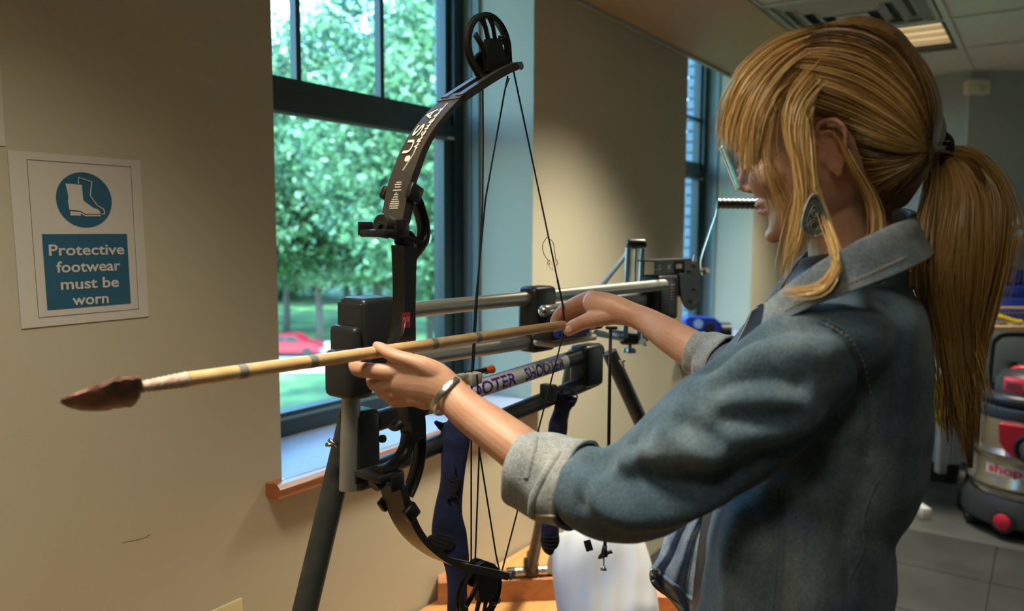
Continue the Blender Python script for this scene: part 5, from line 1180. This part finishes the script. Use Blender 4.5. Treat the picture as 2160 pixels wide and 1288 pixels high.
# fringe falling over the forehead (near half to far half)
free_set([[(1730, 66, .82), (1650, 92, .81), (1580, 145, .79), (1530, 230, .80), (1520, 300, .81), (1528, 330, .81)], [(1745, 72, .82), (1665, 100, .80), (1595, 160, .785), (1552, 240, .79), (1545, 320, .80)], [(1755, 82, .81), (1680, 112, .80), (1615, 175, .785), (1578, 260, .785), (1575, 345, .79), (1580, 372, .79)],
          [(1760, 95, .81), (1690, 125, .80), (1635, 185, .782), (1600, 250, .78), (1588, 320, .785), (1586, 372, .79)], [(1770, 110, .80), (1705, 140, .80), (1650, 190, .780), (1622, 240, .776), (1606, 290, .78), (1600, 325, .785)]], 430, 6, spread_end=10, tone=(.45, 1.0), wd=(.0005, .0010))
free_set([[(1650, 108, .90), (1590, 150, .92), (1550, 220, .93), (1535, 290, .93)], [(1640, 112, .84), (1572, 165, .845), (1535, 235, .85), (1530, 310, .85)]], 170, 7, tone=(.35, .8), wd=(.0005, .0009))
# side locks in front of the ear, over the cheek and jaw
free_set([[(1730, 120, .79), (1672, 190, .78), (1655, 240, .776), (1665, 310, .772), (1690, 390, .775), (1672, 470, .78), (1655, 560, .79), (1652, 600, .79)], [(1745, 140, .79), (1690, 200, .78), (1672, 255, .774), (1682, 330, .77), (1700, 420, .772), (1690, 500, .775), (1665, 560, .782)],
          [(1755, 165, .79), (1705, 215, .78), (1684, 280, .772), (1692, 350, .768), (1694, 430, .77), (1682, 500, .775), (1668, 545, .78)]], 270, 4, spread_end=9, tone=(.45, .95), wd=(.0005, .0010))
free_set([[(1640, 220, .777), (1628, 300, .775), (1640, 380, .778), (1665, 440, .782), (1660, 490, .785)], [(1625, 250, .78), (1610, 330, .78), (1628, 400, .785), (1650, 460, .79)]], 46, 5, spread_end=12, tone=(.4, .85), wd=(.0004, .0008))
free_set([[(1720, 200, .785), (1704, 245, .785), (1708, 300, .772), (1716, 390, .768), (1745, 475, .766), (1768, 550, .712), (1745, 600, .700), (1700, 615, .706), (1650, 612, .728)]], 190, 4, spread_end=6, tone=(.5, .95))
free_set([[(1770, 290, .79), (1800, 350, .785), (1830, 400, .79), (1848, 450, .79), (1848, 500, .78), (1830, 535, .775), (1810, 560, .77)]], 130, 4, spread_end=8, tone=(.25, .75))
free_set([[(1700, 250, .775), (1702, 320, .77), (1718, 400, .77), (1712, 470, .775)], [(1706, 240, .775), (1704, 300, .768), (1708, 370, .766), (1708, 420, .77)]], 120, 5, spread_end=6, tone=(.3, .75))
# a few flyaways round the head
free_set([[(1700, 70, .86), (1620, 90, .86), (1540, 170, .86), (1512, 280, .86)], [(1760, 50, .86), (1680, 60, .86), (1590, 110, .86)], [(1990, 260, .86), (1985, 200, .86), (1950, 120, .86)]], 60, 7, wd=(.0003, .0005), tone=(.5, .9))
free_set([[(1968, 330, .85), (1958, 400, .84), (1940, 480, .83), (1928, 560, .83), (1930, 640, .83)], [(1972, 330, .84), (1966, 420, .82), (1955, 520, .81), (1950, 620, .81)]], 170, 6, spread_end=12, tone=(.35, .8))
free_set([[(1985, 560, .85), (1972, 650, .85), (1972, 730, .85), (1985, 800, .85), (1978, 870, .85), (1992, 905, .85)], [(2000, 600, .85), (1998, 700, .85), (2010, 800, .85), (2030, 880, .85), (2040, 960, .85)], [(2040, 560, .85), (2050, 680, .85), (2068, 780, .85), (2060, 860, .85)]], 230, 8, spread_end=16, tone=(.12, .5))
free_set([[(1985, 318, .85), (2060, 330, .85), (2112, 400, .85), (2128, 480, .85), (2112, 580, .85), (2090, 680, .85)]], 120, 7, spread_end=16, tone=(.35, .8), wd=(.0004, .0008))
# ponytail
pts = [(1964, 316, 12, HD), (1985, 322, 30, HD), (2016, 348, 54, HD-.004), (2036, 410, 80, HD-.01), (2028, 490, 94, HD-.012), (2020, 570, 94, HD-.012), (2022, 650, 72, HD-.01), (2030, 730, 50, HD-.008), (2036, 810, 36, HD-.006), (2040, 890, 24, HD-.005), (2046, 985, 8, HD-.004)]
G = np.array(cr([np.array(p, float) for p in pts], 30)); n = 30; out_ = []; tones = []; wds = []; tt_ = np.linspace(0, 1, n)
cl_a = rg.uniform(0, 6.28, 70); cl_r = rg.uniform(.1, 1, 70)**.5; cl_t = rg.uniform(.25, 1.0, 70); cl_e = rg.uniform(.60, 1.0, 70)
for s in range(7600):
    c = rg.integers(70); a = cl_a[c]+rg.normal()*.22; r = np.clip(cl_r[c]+rg.normal()*.12, 0, 1.06); en = cl_e[c]*rg.uniform(.88, 1.0)
    tq = tt_*en; idx = tq*(n-1); i0 = np.minimum(idx.astype(int), n-2); fr_ = (idx-i0)[:, None]; g_ = G[i0]*(1-fr_)+G[i0+1]*fr_
    wv = np.sin(tt_*4.5+cl_a[c]*3)*11*tt_+np.sin(tt_*9+cl_r[c]*20)*4*tt_+np.sin(tt_*9+s)*1.8
    x = g_[:, 0]+np.cos(a)*r*g_[:, 2]+wv; y = g_[:, 1]+rg.normal()*2; d = g_[:, 3]-np.sin(a)*r*(g_[:, 2]*HD/FPX)*.75
    out_.append(np.array([P(x[k], y[k], d[k]) for k in range(n)])); tones.append(np.clip((cl_t[c]*.75+.32)*(1-.62*tt_)+rg.normal()*.10, 0, 1)); wds.append(rg.uniform(.0007, .0012))  # lit top and shadowed lower length painted into the strand tone
HA.append(strands(np.array(out_), np.array(tones), np.array(wds)))
Vs = np.concatenate([h[0] for h in HA]); Fs = []; off = 0
for h in HA: Fs.append(h[1]+off); off += len(h[0])
Fs = np.concatenate(Fs); tn = np.concatenate([h[2] for h in HA])
me = bpy.data.meshes.new('hair_strands'); me.vertices.add(len(Vs)); me.vertices.foreach_set('co', (Vs-PLOC[wm.name]).ravel().astype(np.float32)); me.loops.add(Fs.size); me.loops.foreach_set('vertex_index', Fs.ravel().astype(np.int32)); me.polygons.add(len(Fs)); me.polygons.foreach_set('loop_start', np.arange(0, Fs.size, 4, dtype=np.int32)); me.update(calc_edges=True)
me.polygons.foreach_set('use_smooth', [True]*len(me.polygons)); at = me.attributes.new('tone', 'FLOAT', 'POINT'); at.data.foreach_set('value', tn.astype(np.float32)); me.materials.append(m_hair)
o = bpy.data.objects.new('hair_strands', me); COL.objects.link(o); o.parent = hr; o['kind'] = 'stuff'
V_, F_ = tube([P(a[0], a[1], a[3]) for a in cr(pts, 24)], [a[2]*a[3]/FPX*.62 for a in cr(pts, 24)], 16)
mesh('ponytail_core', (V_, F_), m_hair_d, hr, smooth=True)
m_elas = mat('black_elastic', (.01, .01, .012), .8, bump=(300, .6))
mesh('hair_tie', [tube([P(1960, 315, HD)+(UPV*math.cos(t)+FWD*math.sin(t))*(.0200+.0012*math.sin(t*7))+RGT*(.004*math.sin(t*3)+.002) for t in np.linspace(0, 2*math.pi, 60)], .0095, 12), tube([P(1966, 312, HD)+(UPV*math.cos(t)+FWD*math.sin(t))*.0205 for t in np.linspace(0, 2*math.pi, 40)], .0060, 10)], m_elas, wm, smooth=True)

# ---- worn things
gl = thing('safety_glasses', H(9.5, 1.5), 'clear wraparound safety glasses worn by the woman under her fringe', 'glasses')
m_clear = mat('clear_plastic', (.94, .97, 1.0), .06, trans=1.0); m_clear.node_tree.nodes['Principled BSDF'].inputs['IOR'].default_value = 1.25
V = []; F = []; a_ = 25; b2 = 9
for s in (0, 1):
    for i in range(a_):
        t = (i/(a_-1)*2-1); l = 6.6*math.sin(t*1.45)/math.sin(1.45); fw_ = 10.5-2.7*abs(t)**2.6
        for j in range(b2):
            u_ = 4.0-5.2*(j/(b2-1))*(1-.15*abs(t)); fj = fw_-.30*(j/(b2-1))
            if j == b2-1 and abs(t) < .12: u_ += 1.2
            V.append(H(fj-.14*s, u_, l*(1-.02*s)))
N_ = a_*b2
for i in range(a_-1):
    for j in range(b2-1):
        k = i*b2+j; F.append((k, k+1, k+b2+1, k+b2)); k += N_; F.append((k, k+b2, k+b2+1, k+1))
for i in range(a_-1):
    for j in (0, b2-1): a = i*b2+j; F.append((a, a+b2, a+b2+N_, a+N_))
for j in range(b2-1):
    for i in (0, a_-1): a = i*b2+j; F.append((a, a+1, a+1+N_, a+N_))
mesh('lens', (V, F), m_clear, gl, smooth=40)
mesh('brow_rim', [tube([H(10.55-2.7*abs(t)**2.6, 4.05, 6.65*math.sin(t*1.45)/math.sin(1.45)) for t in np.linspace(-1, 1, 24)], .0016, 8)], m_clear, gl, smooth=True)
for s in (1, -1): mesh('temple_arm', [tube(cr([H(8.0, 1.2, 6.9*s), H(6.4, .6, 7.3*s), H(4.8, 1.5, 7.7*s), H(2.0, 2.8, 8.0*s), H(-1.0, 3.0, 7.9*s)], 16), [(.0012, .0036)]*16, 10, up=HL)], m_clear, gl, smooth=True)
mesh('nose_pad', [ell(H(9.2, .4, .9), (HF, HL, HU), (.006, .002, .010)), ell(H(9.2, .4, -.9), (HF, HL, HU), (.006, .002, .010))], m_clear, gl, smooth=True)
er = thing('earring', P(1722, 440, .752), 'large silver filigree teardrop earring hanging from the woman\'s ear', 'earring')
m_pew = mat('pewter', (.36, .38, .33), .4, .8, bump=(500, .6)); m_pewd = mat('dark_pewter', (.10, .12, .11), .5, .5)
ec = P(1718, 472, .752); ex_, ey_ = RGT, UPV; ez_ = -nrm(ray(1718, 472))
def tear(s, n=48):
    o_ = []
    for t in np.linspace(0, 2*math.pi, n+1)[:-1]:
        r = 1.0; x = .0122*math.sin(t)*(1-.0*math.cos(t))*s; y = .0122*-math.cos(t)*s
        if y > 0: k = y/(.0122*s); y = y*2.35; x = x*(1-.30*k)
        o_.append((x, y))
    return o_
mesh('plate', [prism([ec+ex_*x+ey_*y for x, y in tear(.93)], ez_*.0012)], m_pewd, er)
fil = [tube([ec+ex_*x+ey_*y+ez_*.0010 for x, y in tear(s)+tear(s)[:1]], r, 6) for s, r in ((1.0, .0011), (.80, .0005), (.62, .0005))]
for cx_, cy_, rr_ in ((0, -.002, .0062), (0, -.002, .0038), (0, .0105, .0036), (0, .0105, .0018), (0, .019, .0018)):
    fil.append(tube([ec+ex_*(cx_+rr_*math.cos(t))+ey_*(cy_+rr_*math.sin(t))+ez_*.0010 for t in np.linspace(0, 2*math.pi, 21)], .0005, 6))
for t in np.linspace(0, 2*math.pi, 13)[:-1]: fil.append(ell(ec+ex_*.0083*math.cos(t)+ey_*(-.002+.0083*math.sin(t))+ez_*.001, (ex_, ey_, ez_), (.0009, .0009, .0006), 8, 6))
mesh('filigree', fil, m_pew, er, smooth=True)
mesh('ear_hook', [tube(cr([ec+ey_*.027, ec+ey_*.034+ez_*.001, P(1726, 392, .765), P(1732, 380, .785)], 10), .0005, 6)], m_pew, er, smooth=True)
wr_c = P(944, 834, .955+LHD+.012); wax = nrm(P(990, 870, .938+LHD)-P(905, 806, .958+LHD)); wu = nrm(np.cross(wax, f0)); wv_ = np.cross(wax, wu)
ringp = []; 
for t in np.linspace(.25, 2*math.pi-.05, 48): ringp.append(wr_c+wu*math.cos(t)*.0268+wv_*math.sin(t)*.0250+wax*.0015*math.sin(t*2))
br = mesh('bracelet', [tube(ringp, [(.0042, .0009)]*48, 10, up=wax)], mat('brushed_silver', (.62, .62, .58), .3, 1.0, bump=(400, .3)), smooth=40)
tag(br, 'brushed silver cuff bracelet on the woman\'s near wrist', 'bracelet')
# ------------------------------------------------------------------ far end of the room
def hz(x): r = ray(x, 644); r = np.array((r[0], r[1], 0)); return nrm(r)
aW = np.array((a0[0], a0[1], 0.0)); nW = nrm(np.array((-dA[1], dA[0], 0))); nW = nW if nW @ (-f0) > 0 else -nW
def onW(x, y, off=0.0):
    r = ray(x, y); c = aW+nW*off; return CAM+r*(((c-CAM) @ nW)/(r @ nW))
AXW = (dA, nW, UZ)
c = onW(2060, 184, .02)
sn = thing('wall_sensor', c, 'small ivory sensor box high on the grey back wall', 'sensor')
mesh('housing', [box(c, (.125, .05, .078), ax=AXW, bev=.008)], mat('pale_ivory', (.80, .76, .58), .4), sn, smooth=40)
mesh('lens_window', [box(c+dA*.018+nW*.026-UZ*.008, (.034, .004, .034), ax=AXW, bev=.001)], mat('pale_window', (.55, .58, .5), .3), sn)
# bench with white T legs
D0 = 3.80
def slab(name, x0, x1, y, d0, d1, th, m, par=None):
    A = P(x0, y, d0); Bq = P(x1, y, d0); e = nrm((Bq-A)*np.array((1, 1, 0))); bk = np.array((-e[1], e[0], 0)); bk = bk if bk @ f0 > 0 else -bk
    L_ = np.linalg.norm(Bq-A); w_ = d1-d0
    return mesh(name, [box(A+e*L_/2+bk*w_/2-UZ*th/2, (L_, w_, th), ax=(e, bk, UZ), bev=.002)], m, par), A, e, bk
m_shelf = wood('birch_shelf', (.62, .44, .24), (.54, .36, .18), .5, (2, 30, 30), 3, .05)
m_wleg = mat('white_powdercoat', (.52, .53, .50), .4)
A = P(1922, 688, D0); wk = thing('side_bench', A*np.array((1, 1, 0)), 'work table with birch top and white steel T leg against the back wall', 'table')
_, A, e, bk = slab('tabletop', 1922, 2420, 687, D0, 4.22, .022, m_shelf, wk)
for s in (.10, 1.0):
    p = A+e*s+bk*.24
    mesh('leg', [box(np.array((p[0], p[1], (A[2]+.03)/2)), (.035, .06, A[2]-.05), ax=(e, bk, UZ), bev=.003), box(np.array((p[0], p[1], .03))-bk*.03, (.045, .52, .055), ax=(e, bk, UZ), bev=.003)], m_wleg, wk, smooth=40)
_, A2, e2, bk2 = slab('wall_shelf', 2118, 2420, 503, 3.98, 4.25, .022, m_shelf); tag(_, 'birch wall shelf above the work table at the right edge', 'shelf')
mesh('bracket', [box(A2+e2*.12+bk2*.12-UZ*.06, (.012, .22, .07), ax=(e2, bk2, UZ))], m_black, _) if False else None
def tbox(name, x0, x1, y0, y1, d, dep, m, par=None, bev=.006):
    a = P(x0, y1, d); b = P(x1, y1, d); t = P(x0, y0, d); L_ = np.linalg.norm(b-a); h = t[2]-a[2]
    return box(a+e*L_/2+bk*dep/2+UZ*h/2, (L_, dep, h), ax=(e, bk, UZ), bev=bev), a+e*L_/2+UZ*h/2
def simple(name, x0, x1, y0, y1, d, dep, m, label, cat, group=None, bev=.006):
    g_, c = tbox(name, x0, x1, y0, y1, d, dep, m, None, bev); return tag(mesh(name, [g_], m, smooth=40), label, cat, group), c
zt_ = A[2]
tb1 = thing('tool_case', P(2140, 640, 3.95), 'blue plastic tool case lying lower on the work table', 'case', 'blue tool cases')
g_, c = tbox('', 2092, 2230, 627, 684, 3.97, .2, None); mesh('shell', [g_], m_blue, tb1, smooth=40)
mesh('latch', [tbox('', 2094, 2114, 631, 643, 3.965, .004, None, None, .001)[0]], m_black, tb1)
tb2 = thing('tool_case', P(2140, 620, 3.95), 'blue plastic tool case stacked on top of the other one', 'case', 'blue tool cases')
g_, c = tbox('', 2092, 2230, 602, 626, 3.97, .2, None); mesh('shell', [g_], m_blue, tb2, smooth=40)
mesh('latch', [tbox('', 2094, 2114, 608, 620, 3.965, .004, None, None, .001)[0]], m_black, tb2)
bp2 = thing('battery_charger', P(2143, 585, 3.95), 'dark charger with blue front standing on the blue tool cases', 'charger')
mesh('body', [tbox('', 2100, 2158, 568, 601, 3.98, .10, None)[0]], m_black, bp2, smooth=40)
mesh('front_panel', [tbox('', 2131, 2152, 571, 597, 3.975, .004, None, None, .001)[0]], m_blue, bp2)
simple('tool_tray', 2108, 2146, 553, 567, 3.99, .08, m_silver, 'small pale metal item lying on top of the charger', 'tool', bev=.012)
for i, (ya, yb, m, lb__) in enumerate(((649, 650, m_shelf, 'thin wooden rod lying on the work table, upper of the two'), (662, 659, m_bark, 'thin dark rod lying on the work table, lower of the two'))):
    tag(mesh('rod', [cyl(P(2096, ya, 3.90-.03*i), P(2260, yb, 3.90-.03*i), .007, 10)], m, smooth=40), lb__, 'rod')
m_yel = mat('yellow_plastic', (.78, .58, .02), .4)
pr = thing('pry_tool', P(2120, 672, 3.86), 'yellow-handled tool lying across the grey gloves on the work table', 'tool')
mesh('handle', [tube(cr([P(2088, 665, 3.86), P(2110, 668, 3.86), P(2135, 676, 3.86), P(2150, 679, 3.86), P(2152, 674, 3.86)], 16), [.012]*12+[.014, .014, .012, .006], 12)], m_yel, pr, smooth=True)
m_glv = mat('grey_leather', (.24, .22, .18), .9, bump=(60, .8), var=(30, (.12, .11, .09), .4, .6))
for k, (x, y, lbg) in enumerate(((2078, 680, 'grey leather work glove at the left end of the work table'), (2112, 683, 'grey leather work glove under the yellow tool'))):
    c = P(x, y, 3.87); g = thing('work_glove', c, lbg, 'glove', 'work gloves')
    mesh('palm', [ell(c, (e, bk, UZ), (.035, .03, .014))], m_glv, g, smooth=True)
    for j in range(4): mesh('finger', [tube([c+e*.02+bk*(.02-.013*j), c+e*(.06+.005*j)+bk*(.03-.018*j)+UZ*.004, c+e*.085+bk*(.03-.02*j)-UZ*.003], [.009, .008, .006], 10)], m_glv, g, smooth=True)
rgb = random.Random(5)
for k, (x, y, w_, lbb) in enumerate(((2156, 470, .05, 'crumpled clear plastic bag on the wall shelf, upper one'), (2152, 493, .05, 'flat white plastic packet on the wall shelf, lower one'))):
    c = P(x, y, 4.05); V, F = ell(c, (e, bk, UZ), (w_, .05, .030 if k == 0 else .018), 26, 16)
    V = [v+np.array([noise.noise(Vector(v*30+np.array((k, 0, 0)))), noise.noise(Vector(v*31)), noise.noise(Vector(v*29))])*.022 for v in V]
    tag(mesh('plastic_bag', (V, F), mat('milky_plastic', (.55, .54, .50), .25)), lbb, 'bag', 'plastic bags on the shelf')
# yellow case with dark bands, by the wall under the table
yc = thing('yellow_case', P(1990, 893, 4.12), 'yellow ribbed container with black print under the work table', 'container')
mesh('body', [tbox('', 1964, 2014, 799, 893, 4.10, .14, None)[0]], m_yel, yc, smooth=40)
for y in (807, 820, 832, 882): mesh('band', [tbox('', 1963, 2015, y, y+3.5, 4.098, .144, None, None, .001)[0]], m_black, yc)
mesh('print', [tbox('', 1978, 2000, y, y+2.2, 4.096, .002, None, None, 0)[0] for y in (845, 849, 853, 860, 864, 868)], m_black, yc)
mesh('stand', [tbox('', 1980, 1998, 893, 1000, 4.14, .05, None)[0]], m_wleg, yc) 
# wet and dry vacuum
VD = 3.85; vc = onpl(2170, 1110, 2, 0.0); tcv = -f0*.13
va = thing('shop_vacuum', vc, 'stainless and red wet-dry vacuum on casters at the right edge', 'vacuum cleaner')
def vz(y):
    r = ray(2140, y); return float(CAM[2]+r[2]*(((vc+tcv-CAM) @ f0)/(r @ f0)))
m_ss = mat('stainless_steel', (.50, .47, .42), .24, 1.0, bump=(30, .08)); m_vred = mat('vacuum_red', (.50, .015, .035), .35); m_vdk = mat('charcoal_plastic', (.022, .025, .030), .45)
R0 = .262
prof = [(R0*.95, vz(1055)), (R0*.99, vz(1046)), (R0*.985, vz(1036)), (R0*1.03, vz(1030)), (R0*1.03, vz(1024)), (R0*.975, vz(1016)), (R0*.97, vz(975)), (R0*1.02, vz(968)), (R0*1.02, vz(960)), (R0*.94, vz(950)), (R0*.935, vz(890)), (R0*.93, vz(884))]
mesh('drum', [lathe(vc, prof, n=56)], m_ss, va, smooth=40)
mesh('lid', [lathe(vc, [(R0*.96, vz(888)), (R0*.98, vz(882)), (R0*.96, vz(866)), (R0*.80, vz(858)), (R0*.3, vz(852)), (.0001, vz(850))], n=48)], mat('navy_plastic', (.015, .025, .042), .4), va, smooth=40)
mesh('hose', [tube([vc+np.array((math.cos(t)*R0*.82, math.sin(t)*R0*.82, vz(848)+.0)) for t in np.linspace(0, 2*math.pi, 90)], [.030+.0025*math.sin(i*3.0) for i in range(90)], 14)], m_black, va, smooth=True)
tc_ = -hz(2185); lf = np.cross(tc_, UZ); lf = lf if lf @ (-r0) > 0 else -lf
mesh('motor_head', [lathe(vc, [(R0*.68, vz(850)), (R0*.66, vz(815)), (R0*.55, vz(796)), (R0*.3, vz(786)), (.0001, vz(784))], n=40)], m_vdk, va, smooth=40)
for a_, w_ in ((.55, .06), (-.15, .07), (-.85, .06)):
    dr = nrm(tc_*math.cos(a_)+lf*math.sin(a_)); tg = np.cross(dr, UZ)
    mesh('red_vent', [box(vc+dr*R0*.64+UZ*vz(818), (.03, w_*1.7, .07), ax=(dr, tg, UZ), bev=.008)], m_vred, va, smooth=40)
    mesh('vent_slots', [box(vc+dr*(R0*.64+.016)+UZ*(vz(818)+.012*k), (.003, w_*1.2, .005), ax=(dr, tg, UZ)) for k in (-1, 0, 1)], m_black, va)
mesh('top_grip', [tube(cr([vc+lf*.10+UZ*vz(800), vc+lf*.09+UZ*vz(789)+tc_*.03, vc+UZ*vz(785)+tc_*.04, vc-lf*.10+UZ*vz(789)], 16), .014, 12)], m_vred, va, smooth=True)
mesh('inlet_cap', [cyl(vc+lf*.12-tc_*.05+UZ*vz(800), vc+lf*.12-tc_*.05+UZ*vz(778), .032, 24)], m_black, va, smooth=40)
hb2 = vc-tc_*.16
mesh('push_handle', [tube(cr([hb2+lf*.20+UZ*vz(1010), hb2+lf*.205+UZ*vz(850), hb2+lf*.20+UZ*vz(760), hb2+lf*.185+UZ*vz(738), hb2+lf*.14+UZ*vz(726), hb2+UZ*vz(724), hb2-lf*.14+UZ*vz(726), hb2-lf*.20+UZ*vz(760), hb2-lf*.20+UZ*vz(1010)], 60), .0115, 12)], m_black, va, smooth=True)
# red inlet panel with the hose end
dr = nrm(tc_*math.cos(.10)+lf*math.sin(.10)); tg = np.cross(dr, UZ); tg = tg if tg @ lf > 0 else -tg
V = []
sh = [(-.11, vz(893)), (.115, vz(893)), (.108, vz(930)), (.08, vz(948)), (.04, vz(960)), (-.06, vz(962)), (-.11, vz(940))]
mesh('inlet_panel', [prism([vc+dr*(R0*.97)+tg*a+UZ*z for a, z in sh], dr*.05)], m_vred, va)
mesh('inlet_ring', [lathe(vc+dr*(R0+.015)+UZ*vz(936)-tg*.01, [(.062, 0), (.064, .012), (.054, .014), (.050, .004), (.0001, .003)], axis=dr, n=32)], m_black, va, smooth=40)
mesh('hose_end', [tube([vc+dr*(R0+.01+.012*k)+UZ*(vz(936)-.003*k)-tg*(.012+.004*k) for k in range(8)], [.044+.003*(k % 2) for k in range(8)], 24)], m_vdk, va, smooth=True)
# printed name band
m_vlab = mat('label_silver', (.52, .48, .44), .5); m_vtxt = mat('label_red', (.60, .03, .04), .5)
def cylw(a, z, r): return vc+(tc_*math.cos(a)+lf*math.sin(a))*r+UZ*z
a_l = .80; V = []; F = []
for i in range(21):
    a = a_l-(1.2)*i/20
    for z in (vz(1005), vz(984)): V.append(cylw(a, z, R0*.978))
for i in range(20): F.append((2*i, 2*i+1, 2*i+3, 2*i+2))
lbv = mesh('name_band', (V, F), m_vlab, va, smooth=True)
cu = bpy.data.curves.new('t', 'FONT'); cu.body = 'shop·vac'; cu.offset = .03; cu.resolution_u = 3; ob = bpy.data.objects.new('t', cu); COL.objects.link(ob)
mt_ = bpy.data.meshes.new_from_object(ob.evaluated_get(bpy.context.evaluated_depsgraph_get())); COL.objects.unlink(ob); bpy.data.objects.remove(ob)
xs = [v.co.x for v in mt_.vertices]; x0, x1 = min(xs), max(xs)
V = [cylw(a_l-.06-1.08*(v.co.x-x0)/(x1-x0), vz(1000)+v.co.y/.72*.040, R0*.982) for v in mt_.vertices]
mesh('lettering', (V, [tuple(p.vertices) for p in mt_.polygons]), m_vtxt, lbv, fix=False)
# dolly base, wheels
mesh('dolly', [lathe(vc, [(R0*.98, vz(1112)), (R0*1.10, vz(1104)), (R0*1.10, vz(1075)), (R0*1.0, vz(1050)), (R0*.96, vz(1052))], n=56)], m_vdk, va, smooth=40)
dr = nrm(tc_*math.cos(.36)+lf*math.sin(.36)); 
mesh('drain_cap', [lathe(vc+dr*(R0*1.09)+UZ*vz(1094), [(.052, 0), (.052, .008), (.040, .010), (.040, .004), (.0001, .004)], axis=dr, n=32)], m_black, va, smooth=40)
mesh('drain_plug', [lathe(vc+dr*(R0*1.09)+UZ*vz(1094), [(.037, .004), (.037, .016), (.032, .020), (.0001, .021)], axis=dr, n=32)], m_vred, va, smooth=40)
for s in (1, -1):
    p = vc+lf*s*.29-tc_*.14
    w1 = mesh('rear_wheel', [lathe(np.array((p[0], p[1], .115))-lf*.02, [(.05, 0), (.105, .002), (.115, .010), (.115, .034), (.105, .042), (.05, .044)], axis=lf, n=36)], m_black, va, smooth=40)
    p = vc+lf*s*.245+tc_*.10
    mesh('caster', [cyl(np.array((p[0], p[1], .032))-lf*.012, np.array((p[0], p[1], .032))+lf*.012, .032, 24), box((p[0], p[1], .075), (.03, .04, .045), bev=.004)], m_black, va, smooth=40)
# blue power-tool case on the far sill
cs = onpl(1478, 694, 2, ZS+.001); cs[1] = 1.44; 
bt = thing('power_tool', cs, 'blue plastic tool with pale oval badge on the far window sill', 'tool')
bx_ = np.array((3.62, 1.45, ZS))
bx_ = onpl(1482, 690, 1, 1.45); bx_[2] = ZS
mesh('housing', [prism([bx_+r0*x+UZ*z for x, z in ((-.085, .002), (-.10, .105), (-.08, .118), (.05, .112), (.085, .085), (.09, .002))], f0*.10)], m_blue, bt)
mesh('badge', [lathe(bx_-f0*.051+r0*-.035+UZ*.085, [(.024, 0), (.024, .002), (.0001, .002)], axis=-f0, n=24)], mat('pale_badge', (.35, .48, .75), .4), bt)
mesh('badge', [lathe(bx_-f0*.051+r0*-.04+UZ*.028, [(.016, 0), (.016, .002), (.0001, .002)], axis=-f0, n=24)], MATS['pale_badge'], bt)
mesh('side_knob', [cyl(bx_+r0*.085+UZ*.045-f0*.02, bx_+r0*.135+UZ*.045-f0*.02, .042, 20), cyl(bx_+r0*.02+UZ*.06-f0*.07, bx_+r0*.02+UZ*.06-f0*.04, .028, 20)], m_black, bt, smooth=40)
# loose wire coil on the near sill
cw = []; rw_ = random.Random(2)
for k in range(4):
    cx, cy = 1.80+rw_.uniform(-.03, .03), 1.47+rw_.uniform(-.03, .03); R1 = rw_.uniform(.05, .085)
    cw.append(tube([(cx+R1*1.2*math.cos(t), cy+R1*math.sin(t), ZS+.004+.004*k+.006*math.sin(t*2+k)) for t in np.linspace(0, 6.1, 36)], .0012, 6))
tag(mesh('wire_coil', cw, mat('grey_wire', (.10, .12, .13), .5)), 'thin grey wire coil lying on the near window sill', 'wire', kind='stuff')
